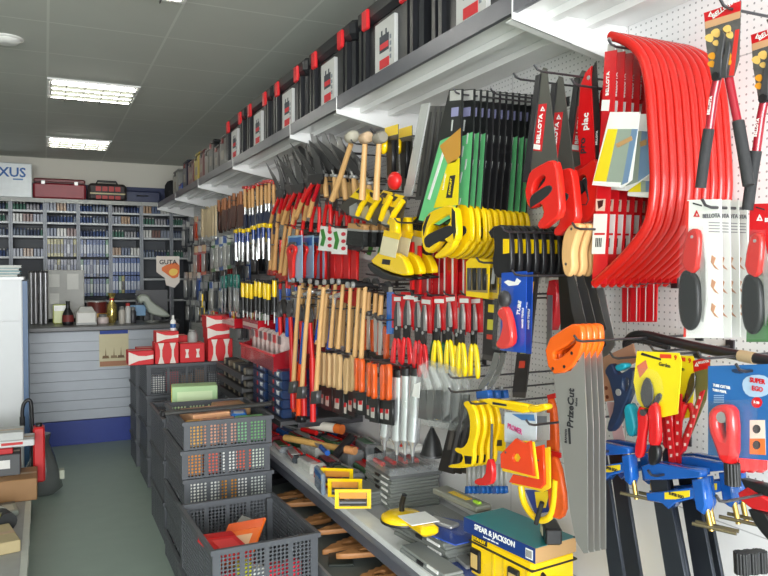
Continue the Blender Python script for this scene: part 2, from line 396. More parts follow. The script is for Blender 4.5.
# ================================================================ perforated plastic crates
CRG = mat((80, 83, 88), .5, var=.08, scale=9.)
def hole_panel(mb, w, h, y0, y1, px, pz, r, cols):
    """A wall panel in the x-z plane (x -w/2..w/2, z 0..h) pierced by hexagonal holes, in `cols` fields divided by solid ribs."""
    rib = .014; fw = (w-rib*(cols+1))/cols
    def quad(xa, xb, za, zb): mb.bb((xa, y0, za), (xb, y1, zb))
    for k in range(cols+1): xa = -w/2+k*(fw+rib); quad(xa, xa+rib, 0, h)
    nx = max(1, int(fw/px)); nz = max(1, int((h-.01)/pz)); cx = fw/nx; cz = (h-.01)/nz
    for k in range(cols):
        xa = -w/2+rib+k*(fw+rib)
        quad(xa, xa+fw, 0, .006); quad(xa, xa+fw, h-.004, h)
        for j in range(nz):
            for i in range(nx):
                ox, oz = xa+(i+.5)*cx, .006+(j+.5)*cz
                outer = [(-.5, -.5), (0, -.5), (.5, -.5), (.5, 0), (.5, .5), (0, .5), (-.5, .5), (-.5, 0)]
                inner = [(math.cos(R(225+45*q))*r, math.sin(R(225+45*q))*r) for q in range(8)]
                vs = []
                for y in (y0, y1):
                    vs += [(ox+a*cx, y, oz+b*cz) for a, b in outer]; vs += [(ox+a, y, oz+b) for a, b in inner]
                fs = []
                for q in range(8):
                    n = (q+1) % 8
                    fs += [(q, n, 8+n, 8+q), (16+q, 24+q, 24+n, 16+n), (8+q, 8+n, 24+n, 24+q)]
                mb.add(vs, fs)
CR = {}
def crate(name, label, x, y, z, w, l, h, rot=0., group='grey perforated crates along the aisle'):
    """w across the aisle, l along it; the near short side faces local -y."""
    k = (w, l, h)
    if k not in CR:
        S, Lg = MB(), MB()
        hole_panel(S, w-.02, h-.018, 0, .004, .0148, .0148, .0060, 4); hole_panel(Lg, l-.02, h-.018, 0, .004, .0155, .0155, .0060, 5)
        rim = MB()
        rim.bb((-w/2-.008, -l/2-.008, h-.018), (w/2+.008, -l/2+.008, h)).bb((-w/2-.008, l/2-.008, h-.018), (w/2+.008, l/2+.008, h))
        rim.bb((-w/2-.008, -l/2+.008, h-.018), (-w/2+.008, l/2-.008, h)).bb((w/2-.008, -l/2+.008, h-.018), (w/2+.008, l/2-.008, h))
        CR[k] = [m.mesh(n, CRG) for m, n in ((S, 'end_wall'), (Lg, 'side_wall'), (rim, 'rim'), (MB().bb((-.015, -.015, 0), (.015, .015, h-.018)), 'corner_post'), (MB().bb((-w/2+.004, -l/2+.004, .002), (w/2-.004, l/2-.004, .008)), 'floor_panel'))]
    S, Lg, rim, po, fl = CR[k]
    t = empty(name, label, 'crate', (x, y, z), rot, group)
    part('end_wall', S, None, t, loc=(0, -l/2+.002, .0)); o = part('end_wall', S, None, t, loc=(0, l/2-.002, 0)); o.rotation_euler = (0, 0, math.pi)
    o = part('side_wall', Lg, None, t, loc=(-w/2+.002, 0, 0)); o.rotation_euler = (0, 0, -math.pi/2)
    o = part('side_wall', Lg, None, t, loc=(w/2-.002, 0, 0)); o.rotation_euler = (0, 0, math.pi/2)
    part('rim', rim, None, t); [part('corner_post', po, None, t, loc=(sx*(w/2-.0155), sy*(l/2-.0155), 0)) for sx in (-1, 1) for sy in (-1, 1)]; part('floor_panel', fl, None, t)
    return t
# open crate by the photo's lower edge, on another one
A = (.735, 2.93)
crate('plastic_crate', 'grey perforated crate on the floor carrying the open crate of orange packets', A[0]-.01, A[1]+.02, .001, .41, .57, .265)
crate('plastic_crate', 'open grey perforated crate holding red bags and an orange packet', A[0], A[1], .27, .41, .57, .265, R(2))
B = (.80, 3.81)
h6 = .136
for k in range(6):
    crate('plastic_crate', 'shallow grey perforated crate, %s from the floor, in the stack behind the open crate' % ORD[k], B[0]+(.006 if k % 2 else -.004), B[1], .001+k*(h6+.002), .43, .56, h6)
for k in range(3):
    crate('plastic_crate', 'grey perforated crate, %s from the floor, behind the shallow crate stack' % ORD[k], .80, 4.52, .001+k*.237, .40, .56, .235)
for k in range(4):
    crate('plastic_crate', 'grey perforated crate, %s from the floor, under the red and white cartons' % ORD[k], .93, 5.62, .001+k*.219, .56, .44, .217)
for k in range(4):
    crate('plastic_crate', 'grey perforated crate, %s from the floor, in the stack beside the sales counter' % ORD[k], .92, 6.22, .001+k*.213, .56, .42, .211)
def pack(name, label, cat, c, d, rot, cols, group=None, deco=None):
    """A flat printed packet: folded body, header strip and a printed panel."""
    t = empty(name, label, cat, c, 0, group); t.rotation_euler = rot
    w, l, h = d
    part('body', MB().rbox((0, 0, h/2), (w, l, h), min(.006, h*.4)), GLOSSCARD(cols[0]), t)
    part('header', MB().bb((-w/2+.003, l*.28, h+.0002), (w/2-.003, l/2-.004, h+.001)), GLOSSCARD(cols[1]), t)
    if len(cols) > 2: part('printed_panel', MB().bb((-w*.32, -l*.36, h+.0002), (w*.3, l*.16, h+.001)), GLOSSCARD(cols[2]), t)
    return t
Z1 = .285
pack('packet', 'orange packet with white lettering lying tilted in the open crate', 'packet', (.69, 2.85, Z1+.175), (.17, .25, .012), (R(24), R(-14), R(-38)), [(240, 110, 34), (226, 90, 26), (236, 190, 150)])
pack('packet', 'silver grey packet leaning behind the orange packet', 'packet', (.74, 3.0, Z1+.15), (.12, .17, .012), (R(34), R(8), R(-50)), [(168, 166, 158), (120, 120, 116), (196, 196, 190)])
pack('packet', 'red bag at the aisle side of the open crate', 'packet', (.615, 2.78, Z1+.19), (.15, .17, .03), (R(12), R(8), R(20)), [(206, 36, 40), (180, 24, 30), (226, 70, 70)])
pack('packet', 'second red bag lying flat under the orange packet', 'packet', (.72, 3.06, Z1+.004), (.13, .17, .018), (0, 0, R(70)), [(200, 40, 44), (170, 20, 28), (240, 220, 214)])
inner = [((206, 40, 60), -.13), ((196, 196, 40), -.07), ((214, 216, 208), -.02), ((208, 44, 60), .05), ((214, 40, 62), .12)]
for i, (c, dx) in enumerate(inner):
    pack('carton', 'small %s carton against the front wall of the open crate, %s from the aisle' % (['red', 'yellow', 'white', 'crimson', 'pink red'][i], ORD[i]), 'carton', (A[0]+dx, A[1]-.247, Z1-.005), (.062, .05, .15 if i != 1 else .175), (0, 0, R(2+3*i)), [c, [min(255, q+30) for q in c]])
# goods seen through the holes of the shallow stack
fill = [(.225, (204, 130, 40)), (.09, (214, 214, 208)), (-.04, (206, 150, 122)), (.02, (206, 208, 200)), (.13, (120, 176, 128)), (-.12, (196, 60, 52)), (.17, (74, 130, 90))]
for k in (3, 4, 5):
    for i, dx in enumerate((-.155, -.075, .01, .085, .155)):
        c = [[(214, 214, 206), (210, 212, 206), (206, 140, 40), (216, 216, 212), (200, 206, 200)], [(206, 130, 44), (210, 90, 70), (220, 220, 214), (206, 92, 70), (196, 206, 190)], [(204, 150, 60), (206, 148, 120), (200, 150, 128), (120, 176, 128), (110, 170, 110)]][k-3][i]
        pack('carton', '%s carton inside the shallow crate %s from the floor, %s from the aisle' % (['pale', 'printed', 'coloured'][(k+i) % 3], ORD[k], ORD[i]), 'carton', (B[0]+dx, B[1]-.243, .001+k*(h6+.002)+.012), (.074, .06, .121), (0, 0, R((i*7) % 3-1)), [c, [max(0, q-50) for q in c]])
pack('carton', 'skin toned flat carton lying on top of the shallow crate stack', 'carton', (.74, 3.78, .76), (.2, .2, .07), (0, 0, R(10)), [(222, 168, 128), (200, 140, 100)])
pack('carton', 'small blue carton on top of the shallow crate stack', 'carton', (.90, 3.72, .76), (.08, .12, .06), (0, 0, R(-12)), [(40, 110, 190), (30, 90, 160), (210, 220, 230)])
pack('carton', 'tan carton filling the wall side of the shallow crate stack top', 'carton', (.90, 3.90, .78), (.16, .2, .05), (0, 0, R(4)), [(168, 132, 92), (140, 104, 70)])
lb = empty('crate_lid', 'long dark bar lying across the shallow crate stack', 'bar', (.80, 3.72, .845), R(4))
part('bar', MB().rbox((0, 0, 0), (.56, .035, .02), .006), mat((70, 70, 68), .4, .3), lb); part('end_cap', MB().rbox((.285, 0, 0), (.02, .045, .03), .006), BLACK, lb); part('end_cap', MB().rbox((-.285, 0, 0), (.02, .045, .03), .006), BLACK, lb)
w = wz(193, 406, .78)
t = empty('carton', 'pale green carton with yellow end on the crates behind the shallow stack', 'carton', (.80, 4.40, .72), R(-8))
part('body', MB().rbox((0, 0, .075), (.26, .14, .15), .004), PAPER((172, 204, 152)), t); part('end_panel', MB().bb((-.132, -.068, .004), (-.1301, .068, .146)), PAPER((226, 190, 60)), t); part('paper_label', MB().bb((-.1, -.0715, .02), (.1, -.0701, .12)), PAPER((206, 226, 180)), t)
# ================================================================ red and white cartons on the far crates
RC = PAPER((206, 34, 40)); RW = PAPER((226, 216, 206))
def red_carton(label, x, y, z, w, d, h, style, rot=0.):
    t = empty('carton', label, 'carton', (x, y, z), R(rot), 'red and white cartons on the crate stack')
    part('box', MB().rbox((0, 0, h/2), (w, d, h), .003), RC, t)
    yf = -d/2
    def band(pts, nm_='printed_band'):
        me = outline_mesh(nm_, [pts], yf-.0012, yf-.0002, RW); part(nm_, me, None, t)
    if style == 'v':                                             # two white hour-glass bands
        for cx in (-w*.25, w*.25):
            q = w*.13; band([(cx-q, .002), (cx+q, .002), (cx+q*.35, h*.35), (cx+q*.35, h*.65), (cx+q, h-.002), (cx-q, h-.002), (cx-q*.35, h*.65), (cx-q*.35, h*.35)])
    elif style == 'h':
        band([(-w/2+.002, 0.004), (-w/2+.002, h-.004), (-w*.1, h*.66), (w*.2, h*.62), (w/2-.002, h*.7), (w/2-.002, h*.42), (w*.2, h*.36), (-w*.1, h*.3)])
    elif style == 'd': band([(0, h*.3), (w*.16, h*.5), (0, h*.7), (-w*.16, h*.5)])
    elif style == 't': band([(-w*.3, h*.7), (-w*.14, h*.7), (-w*.18, h*.5), (-w*.14, h*.25), (-w*.3, h*.25), (-w*.26, h*.5)]); band([(w*.3, h*.7), (w*.14, h*.7), (w*.18, h*.5), (w*.14, h*.25), (w*.3, h*.25), (w*.26, h*.5)])
    part('tape', MB().bb((-w/2+.004, -.014, h-.0002), (w/2-.004, .014, h+.0006)), mat((220, 190, 170), .3), t)
zt = .878
def rc(label, px0, px1, ptop, pbot, Y, style, zb=zt, d=.16, rot=0):
    a = wy(px0, pbot, Y); b = wy(px1, pbot, Y); h = wy((px0+px1)/2, ptop, Y).z-wy((px0+px1)/2, pbot, Y).z
    red_carton(label, (a.x+b.x)/2, Y+d/2, zb, abs(b.x-a.x)-.004, d, h, style, rot); return zb+h
YR = 5.40
h1 = rc('red carton with wide white wave, lying at the counter end of the crates', 128, 154, 350, 364, YR, 'h')
h2 = rc('red carton with two white waisted bands, below the flat white banded one', 155, 179, 343, 364, YR, 'v')
h3 = rc('plain deep red carton in the middle of the row', 180, 205, 345, 364, YR, 't')
h4 = rc('red carton with two white bands at the tool wall end of the row', 208, 233, 341, 363, YR, 'v')
rc('red carton lying on its side at the bottom of the pile of two', 207, 230, 329, 341, YR, 'h', h4+.001)
h5 = rc('topmost red and white carton of the tall pile', 206, 229, 317, 329, YR, 'h', h4+.001+.083)
rc('flat red carton with white wave on the waisted carton', 156, 179, 332, 343, YR, 'h', h2+.001)
rc('red carton with pale diamond, behind the counter end wave carton', 137, 155, 339, 352, YR+.2, 'd')
rc('red carton with white diamond standing tilted behind the row', 171, 188, 321, 345, YR+.2, 'd', zt, .16)
bt = empty('spray_bottle', 'small white bottle with blue band standing among the red cartons', 'bottle', (.845, 5.47, h2+.08))
part('body', MB().lathe([(.018, 0), (.02, .01), (.02, .07), (.009, .085)], n=14), WHITE, bt); part('cap', MB().lathe([(.009, .085), (.009, .11), (.006, .112)], n=12), P((220, 220, 216)), bt); part('band', MB().lathe([(.0204, .02), (.0204, .05)], n=14), P((40, 90, 150)), bt)
for k in range(5):
    pack('carton', '%s carton inside the topmost crate under the red cartons, %s from the aisle' % (['white', 'red', 'brown', 'brown', 'grey'][k], ORD[k]), 'carton', (.93-.2+.1*k, 5.62-.18, .001+3*.219+.012), (.09, .06, .12+.03*(k % 2)), (0, 0, 0), [[(216, 216, 210), (150, 60, 66), (120, 92, 66), (130, 98, 70), (150, 150, 150)][k], (190, 170, 150)])
    pack('carton', '%s carton inside the second topmost crate under the red cartons, %s from the aisle' % (['brown', 'white', 'red', 'grey', 'brown'][k], ORD[k]), 'carton', (.93-.2+.1*k, 5.62-.18, .001+2*.219+.012), (.09, .06, .12+.03*(k % 2)), (0, 0, 0), [[(120, 92, 66), (206, 206, 200), (150, 60, 66), (150, 150, 150), (120, 92, 66)][k], (190, 170, 150)])
bx = empty('glass_jar', 'clear jar with grey lid standing between the red cartons', 'jar', (.985, 5.48, h3+.001))
part('jar', MB().lathe([(.03, 0), (.036, .01), (.036, .06), (.026, .075)], n=16), mat((160, 160, 156), .3), bx); part('lid', MB().lathe([(.028, .076), (.028, .09), (.02, .094)], n=16), mat((120, 120, 118), .4), bx)
# ================================================================ sales counter
CY = 7.0
t = empty('sales_counter', 'grey slatted sales counter with dark top and blue plinth', 'counter', (0, CY, 0))
cx0, cx1 = -1.5, 1.12
sl = MB().bb((cx0, .03, .215), (cx1, .60, 1.005))
for k in range(9):
    z0 = .225+k*.0868; sl.bb((cx0, .008, z0), (cx1, .0302, z0+.080))
part('slat_front', sl, mat((176, 182, 190), .4, var=.03), t)
part('counter_top', MB().rbox(((cx0+cx1)/2, .29, 1.03), (cx1-cx0+.03, .64, .045), .008), mat((92, 92, 92), .35), t)
part('plinth', MB().bb((cx0, .0, .001), (cx1, .60, .213)), mat((30, 54, 138), .45), t)
ps = empty('poster', 'boat poster with blue heading on the counter front', 'poster', wy(114, 347, CY+.0075))
pw, ph = .125, .175
part('sheet', MB().bb((-pw, -.003, -ph), (pw, 0, ph)), PAPER((206, 196, 160)), ps); part('heading', MB().bb((-pw+.004, -.0042, ph*.68), (pw-.004, -.0031, ph-.006)), PAPER((36, 66, 150)), ps)
for k, (x, c) in enumerate(((-.07, (120, 92, 60)), (.0, (140, 120, 90)), (.06, (110, 84, 60)))):
    part('printed_boat', outline_mesh('printed_boat', [[(x-.03, -.10), (x+.03, -.10), (x+.022, -.075), (x+.004, -.075), (x, .0), (x-.006, -.075), (x-.026, -.075)]], -.0042, -.0031, PAPER(c)), None, ps)
part('footer', MB().bb((-pw+.004, -.0042, -ph+.004), (pw-.004, -.0031, -ph*.72)), PAPER((170, 120, 90)), ps)
CT = 1.054
def on_counter(px, Yoff): w = wy(px, 320, CY+Yoff); return (w.x, CY+Yoff, CT)
t = empty('cash_printer', 'cream desktop printer with lifted lid on the counter', 'printer', on_counter(86, .2))
part('body', MB().rbox((0, 0, .06), (.17, .18, .12), .012), P((206, 204, 196)), t); part('lid', MB().add([(-.07, -.08, .12), (.07, -.08, .12), (.07, .08, .12), (-.07, .08, .12), (-.05, -.05, .16), (.05, -.05, .16), (.05, .05, .16), (-.05, .05, .16)], [(0, 1, 5, 4), (1, 2, 6, 5), (2, 3, 7, 6), (3, 0, 4, 7), (4, 5, 6, 7), (3, 2, 1, 0)]), P((190, 190, 184)), t); part('base_strip', MB().bb((-.086, -.092, .001), (.086, -.086, .02)), P((150, 150, 146)), t)
t = empty('bottle', 'black spray bottle on the counter beside the cream printer', 'bottle', on_counter(68, .2))
part('body', MB().lathe([(.045, 0), (.05, .02), (.045, .1), (.02, .15)], n=14), BLACK, t); part('neck', MB().lathe([(.018, .15), (.016, .2), (.02, .215)], n=12), BLACK, t); part('paper_label', MB().lathe([(.0508, .03), (.0475, .09)], n=14), PAPER((120, 44, 40)), t)
t = empty('roll', 'bright yellow green packet on the counter behind the black bottle', 'packet', on_counter(60, .36)); t['label'] = 'yellow green packet standing behind the black bottle on the counter'
t.name = 'packet'; part('body', MB().rbox((0, 0, .09), (.12, .04, .18), .01), GLOSSCARD((196, 204, 120)), t); part('header', MB().bb((-.05, -.022, .12), (.05, -.0205, .17)), GLOSSCARD((236, 236, 226)), t)
for i, px in enumerate((31.5, 36, 41, 46)):
    t = empty('metal_tube', 'tall silver grey tube standing on the counter, %s from the white cabinet' % ORD[i], 'tube', on_counter(px, .42), 0, 'silver tubes on the counter')
    part('tube', MB().tube([(0, 0, .002), (0, 0, .47)], .02, 14), mat((150, 150, 152), .3, .7), t); part('end_cap', MB().lathe([(.021, .47), (.021, .485), (.012, .49)], n=14), P((70, 70, 72)), t)
t = empty('wall_panel_card', 'white notice board with framed cards above the counter', 'notice', (wy(65, 300, 7.55).x, 7.55, 1.30)); t.name = 'notice_board'
part('board', MB().rbox((0, 0, .02), (.34, .02, .46), .006), PAPER((176, 176, 172)), t)
for x, z, w, h in ((-.09, .15, .09, .12), (.07, .14, .1, .15), (-.09, -.02, .08, .1)): part('card', MB().bb((x-w/2, -.013, z-h/2), (x+w/2, -.0105, z+h/2)), PAPER((206, 206, 200)), t)
part('stand', MB().bb((-.03, -.01, -.245), (.03, .01, -.21)), WIRE, t)
t = empty('paint_tin', 'dark red tin with yellow band on the counter', 'tin', on_counter(97, .42))
part('body', MB().lathe([(.09, 0), (.09, .19), (.085, .195)], n=20), mat((96, 34, 30), .35), t); part('band', MB().lathe([(.0905, .03), (.0905, .09)], n=20), mat((190, 140, 40), .4), t); part('lid', MB().lathe([(.082, .195), (.082, .205), (.07, .206)], n=20), STEEL, t)
t = empty('gift_bag', 'shiny gold and silver foil bag on the counter', 'bag', on_counter(112, .3))
part('body', MB().lathe([(.03, 0), (.05, .06), (.045, .16), (.015, .22), (.04, .28)], n=12), mat((206, 186, 110), .15, .8, bump=.6, scale=30.), t); part('tie', MB().lathe([(.02, .21), (.022, .22), (.02, .23)], n=12), P((190, 40, 40)), t)
for i, (px, c, h, r) in enumerate(((122, (176, 170, 160), .13, .03), (128, (190, 190, 186), .16, .026), (133, (60, 60, 64), .12, .03), (103, (206, 190, 186), .06, .05))):
    t = empty('jar', ['beige jar', 'white canister with red cap', 'dark jar', 'low pink tub'][i]+' standing on the counter behind the crates', 'jar', on_counter(px, .16+.03*i))
    part('body', MB().lathe([(r*.9, 0), (r, .01), (r, h*.85), (r*.7, h)], n=16), P(c), t); part('cap', MB().lathe([(r*.72, h), (r*.72, h+.025), (r*.5, h+.028)], n=14), P((170, 40, 40) if i == 1 else (110, 110, 108)), t)
# grey swan-necked machine on a stand
g = on_counter(152, .25); t = empty('key_machine', 'pale grey hooded machine with sloping back on the counter end', 'machine', (g[0], g[1], CT))
o = outline_mesh('hood', [chaikin([(-.11, .17), (-.14, .23), (-.10, .27), (-.04, .26), (0, .19), (.12, .11), (.17, .05), (.10, .045), (-.03, .08), (-.06, .15), (-.08, .2)], 1)], -.06, .06, P((150, 156, 144)), .015)
part('hood', o, None, t); part('stand', MB().lathe([(.07, 0), (.07, .015), (.015, .02), (.015, .09)], n=14), P((110, 112, 108)), t); part('screen', MB().bb((-.19, .07, .06), (-.05, .08, .16)), P((96, 140, 176)), t)
t = empty('black_screen', 'black screen standing behind the grey hooded machine', 'panel', on_counter(152, .45)); part('panel', MB().bb((-.15, 0, .05), (.15, .02, .30)), BLACK, t); part('foot', MB().bb((-.08, -.05, .001), (.08, .07, .05)), BLACK, t)
# hanging orange poster
t = empty('poster', 'white and orange poster with dark lettering on a stand near the tool wall', 'poster', wy(168, 272, 7.4))
part('sheet', outline_mesh('sheet', [[(-.11, .155), (.11, .155), (.11, -.1), (.06, -.155), (-.02, -.13), (-.03, -.06), (-.11, 0)]], -.002, 0, PAPER((214, 204, 194))), None, t)
part('printed_flame', outline_mesh('printed_flame', [chaikin([(-.08, .03), (.0, .08), (.108, .10), (.108, -.04), (.05, -.07), (.0, -.03)], 1)], -.0035, -.0022, PAPER((222, 112, 52))), None, t)
part('printed_sun', outline_mesh('printed_sun', [chaikin([(.0, .0), (.04, .04), (.1, .02), (.08, -.03), (.03, -.04)], 2)], -.0048, -.0036, PAPER((236, 196, 90))), None, t)
o = part('lettering', text_mesh('lettering', 'GUTA', .045, PAPER((50, 36, 34)), 0, .03), None, t); o.location = (.0, -.004, .095)
zz = CT-t.location.z; part('stand', MB().tube([(.02, .012, .15), (.02, .012, zz+.01)], .005, 8), WIRE, t); part('foot', MB().bb((-.06, -.03, zz+.001), (.10, .06, zz+.012)), BLACK, t)
# ================================================================ back shelving
SY = 8.98
SHG = mat((116, 120, 126), .4, .2)
bayx = [-.675+.342*i for i in range(7)]+[1.597]
zs = [2.31, 2.215, 2.085, 1.93, 1.70, 1.44, 1.18]
bay_names = ['behind the white cabinet', 'above the silver tubes', 'third from the white cabinet', 'behind the gold foil bag', 'with hanging blue packs', 'behind the orange poster', 'by the tool wall']
rnd = random.Random(4)
def bottle_mesh(w, h, c, capc):
    b = MB().lathe([(w*.42, 0), (w*.46, .006), (w*.46, h*.68), (w*.2, h*.8)], n=10).mesh('bottle', P(c)); k = MB().lathe([(w*.22, h*.8), (w*.22, h), (w*.14, h*1.01)], n=8).mesh('cap', P(capc)); return b, k
bm = [bottle_mesh(.03, .085, c, k) for c, k in (((58, 78, 122), (190, 190, 190)), ((120, 130, 146), (60, 74, 116)), ((60, 70, 96), (150, 150, 150)), ((70, 110, 96), (190, 190, 186)), ((150, 150, 156), (60, 60, 70)), ((50, 62, 96), (50, 50, 56)))]
pk = [MB().rbox((0, 0, .04), (.028, .03, .09), .003).mesh('box', GLOSSCARD(c)) for c in ((120, 126, 140), (150, 120, 90), (70, 84, 110), (186, 186, 182), (96, 60, 50))]
hp = []
for c, d in (((52, 82, 140), (170, 178, 190)), ((46, 72, 124), (140, 150, 166)), ((70, 120, 90), (200, 206, 200)), ((150, 142, 70), (50, 50, 54)), ((60, 64, 76), (180, 184, 190)), ((120, 124, 140), (70, 80, 110))):
    hp.append((MB().rbox((0, 0, -.1), (.03, .012, .2), .002).mesh('pack', GLOSSCARD(c)), MB().bb((-.012, -.0075, -.16), (.012, -.0062, -.06)).mesh('window', GLOSSCARD(d))))
for i in range(7):
    xa, xb = bayx[i], bayx[i+1]; xm = (xa+xb)/2
    t = empty('shelving_bay', 'grey shelving bay on the back wall ' + bay_names[i], 'shelving', (xm, SY, 0), 0, 'shelving bays on the back wall')
    hw = (xb-xa)/2
    part('upright', MB().bb((-hw+.001, 0, .001), (-hw+.02, .40, 2.30)), SHG, t); part('upright', MB().bb((hw-.02, 0, .001), (hw-.001, .40, 2.30)), SHG, t)
    part('back_panel', MB().bb((-hw+.02, .385, .01), (hw-.02, .40, 2.30)), mat((72, 76, 82), .5), t)
    part('top_board', MB().bb((-hw+.001, -.02, 2.301), (hw-.001, .40, 2.345)), mat((150, 152, 148), .4), t)
    lev = [2.215, 2.085, 1.93]+([1.70, 1.45, 1.2] if i < 1 or i >= 5 else [1.70, 1.2] if i < 2 else [1.2] if i != 4 else [1.72, 1.2])
    for z in lev: part('shelf_board', MB().bb((-hw+.021, .01, z-.022), (hw-.021, .384, z)), mat((176, 180, 182), .3), t)
    for z in [q for q in lev if q >= 1.69]:
        n = 9 if i < 6 else 6; dk = rnd.randrange(6)
        for j in range(n):
            x = xa+.034+j*(xb-xa-.068)/(n-1); L = '%s on the shelf at %s, %s from the bay edge' 
            hgt = 'top level' if z > 2.2 else 'second level' if z > 2.05 else 'third level' if z > 1.9 else 'fourth level'
            if (i+int(z*10)) % 3:
                b, k = bm[(dk+(j//4)) % 6]
                r = empty('bottle', 'small bottle on the %s of the bay %s, %s along' % (hgt, bay_names[i], ORD[j]), 'bottle', (x, SY+.05, z+.0005), 0, 'small bottles on the back shelves'); part('body', b, None, r); part('cap', k, None, r)
            else:
                r = tag(link('carton', pk[(dk+j//3) % 5], None, (x, SY+.05, z+.005)), 'small carton on the %s of the bay %s, %s along' % (hgt, bay_names[i], ORD[j]), 'carton', 'small cartons on the back shelves')
    if i in (1, 2, 3, 4):
        for row, z in enumerate((1.90, 1.67, 1.45) if i not in (1, 4) else (1.45,) if i == 1 else (1.69, 1.48)):
            for j in range(9):
                x = xa+.036+j*(xb-xa-.072)/8
                k = [0, 4, 3, 1, 0, 0][i] if rnd.random() < .7 else rnd.randrange(6)
                if i == 2: k = 3 if row == 0 and j < 4 else rnd.choice((4, 5, 3))
                r = empty('hanging_pack', 'slim pack hanging in row %s of the bay %s, %s along' % (ORD[row], bay_names[i], ORD[j]), 'pack', (x, SY+.03+.02*(j % 2), z), 0, 'slim packs hanging on the back shelving')
                part('card', hp[k][0], None, r); part('blister', hp[k][1], None, r)
# on top of the shelving
w = wy(15, 196, SY+.02)
t = empty('light_box_sign', 'white light box sign with blue lettering on the back shelving', 'sign', (w.x-.02, SY+.02, 2.346))
a = wy(32, 170, SY+.02)
bw = a.x-(-.75); t.location.x = (a.x-.75)/2
part('body', MB().rbox((0, .07, .19), (bw, .14, .38), .01), P((196, 202, 204)), t); part('border', MB().bb((-bw/2+.012, -.0015, .012), (bw/2-.012, .001, .368)), mat((216, 222, 224), .4), t)
o = part('lettering', text_mesh('lettering', 'XUS', .105, PAPER((40, 92, 158)), 0, .03), None, t); o.location = (bw/2-.195, -.003, .27)
o = part('small_lettering', MB().bb((-.05, -.002, -.008), (.05, -.001, .008)), PAPER((90, 130, 176)), t); o.location = (bw/2-.14, -.001, .20)
a, b = wy(33, 190, SY+.02), wy(86, 190, SY+.02)
t = empty('tool_case', 'long dark red case lying on top of the back shelving', 'case', ((a.x+b.x)/2, SY+.02, 2.346)); W = b.x-a.x
part('body', MB().rbox((0, .12, .09), (W, .24, .18), .02), mat((122, 24, 36), .4), t); part('lid', MB().rbox((0, .12, .205), (W-.01, .23, .05), .015), mat((96, 26, 30), .4), t); part('seam', MB().bb((-W/2+.005, -.003, .178), (W/2-.005, .24, .184)), BLACK, t)
for x in (-.17, .17): part('latch', MB().rbox((x, -.005, .18), (.04, .012, .04), .003), STEEL, t)
a, b = wy(88, 190, SY+.02), wy(127, 190, SY+.02)
t = empty('tool_bag', 'black and red patterned tool bag on top of the back shelving', 'bag', ((a.x+b.x)/2, SY+.02, 2.346)); W = b.x-a.x
part('body', MB().rbox((0, .12, .10), (W, .24, .2), .03), mat((40, 34, 34), .6, bump=.4), t)
pm = MB()
for x in (-.1, -.03, .04, .11): pm.bb((x-.028, -.003, .11), (x+.028, .001, .165)); pm.bb((x-.028, -.003, .02), (x+.028, .001, .06))
part('printed_pattern', pm, mat((150, 40, 38), .5), t); part('handle', MB().tube([(-.12, .12, .19), (-.10, .12, .235), (.10, .12, .235), (.12, .12, .19)], .012), BLACK, t)
part('zip', MB().bb((-W/2+.02, -.004, .075), (W/2-.02, .0, .09)), mat((170, 160, 120), .4), t)
t = empty('tool_case', 'long navy blue case on the back shelving under the blue band', 'case', (1.06, SY+.1, 2.346)); part('body', MB().rbox((0, .12, .07), (.42, .22, .14), .015), P((22, 34, 70)), t); part('handle', MB().tube([(-.06, .01, .08), (-.05, -.02, .08), (.05, -.02, .08), (.06, .01, .08)], .007), BLACK, t)
bp = empty('backpack', 'round topped black backpack on the back shelving by the tool wall', 'backpack', (wy(172, 190, SY+.1).x, SY+.02, 2.346), 0)
part('body', MB().add(*(lambda o: (o.v, o.f))(MB().lathe([(.05, 0), (.075, .01), (.085, .14), (.08, .22), (.05, .27), (.01, .285)], (0, .10, 0), n=16)), True), mat((26, 27, 32), .8, bump=.3), bp)
part('strap', MB().tube([(.07, .03, .04), (.10, .02, .14), (.05, .05, .25)], .010), RUB, bp)
part('pocket', MB().rbox((-.005, .02, .09), (.10, .04, .12), .02), mat((30, 31, 36), .8), bp)
# ================================================================ left side: white cabinet and island
a = wy(0, 277, 6.0); b = wy(23.5, 277, 6.0)
t = empty('white_cabinet', 'plain white cabinet standing at the far end of the island', 'cabinet', (b.x-.45, 6.0, 0)); zt2 = b.z
part('body', MB().bb((-.45, .02, .001), (.44, .5, zt2-.02)), mat((214, 216, 216), .35, var=.02), t); part('top_panel', MB().bb((-.46, 0, zt2-.02), (.45, .5, zt2)), mat((226, 228, 228), .3), t)
part('door', MB().bb((-.445, .001, .02), (.435, .0195, 1.175)), mat((210, 213, 214), .35, var=.02), t); part('door', MB().bb((-.445, .001, 1.18), (.435, .0195, zt2-.022)), mat((210, 213, 214), .35, var=.02), t)
part('edge_strip', MB().bb((.441, .0, .001), (.475, .5, zt2-.03)), mat((58, 92, 130), .4), t)
for k in range(4): 
    r = empty('catalogue', 'pale teal catalogue in the pile on the white cabinet, %s from below' % ORD[k], 'catalogue', (b.x-.22+.012*(k % 2), 6.15, zt2+.001+k*.022), R(2*k-3), 'catalogues piled on the white cabinet')
    part('cover', MB().bb((-.19, -.13, 0), (.19, .13, .003)).bb((-.19, -.13, .017), (.19, .13, .020)), PAPER([(150, 176, 178), (90, 160, 176), (130, 170, 176), (196, 200, 196)][k]), r); part('pages', MB().bb((-.185, -.127, .0031), (.185, .127, .0169)), PAPER((206, 206, 200)), r)
IX = -.10
t = empty('display_island', 'low display island with pale price rail at the aisle edge', 'display', (IX, 0, 0))
part('plinth', MB().bb((-.9, 2.6, .001), (-.02, 5.3, .13)), mat((120, 124, 122), .5), t); part('price_rail', MB().bb((-.0195, 2.6, .10), (.012, 5.3, .15)), mat((186, 190, 180), .3), t); part('deck', MB().bb((-.9, 2.6, .131), (-.02, 5.3, .15)), mat((150, 152, 150), .5), t)
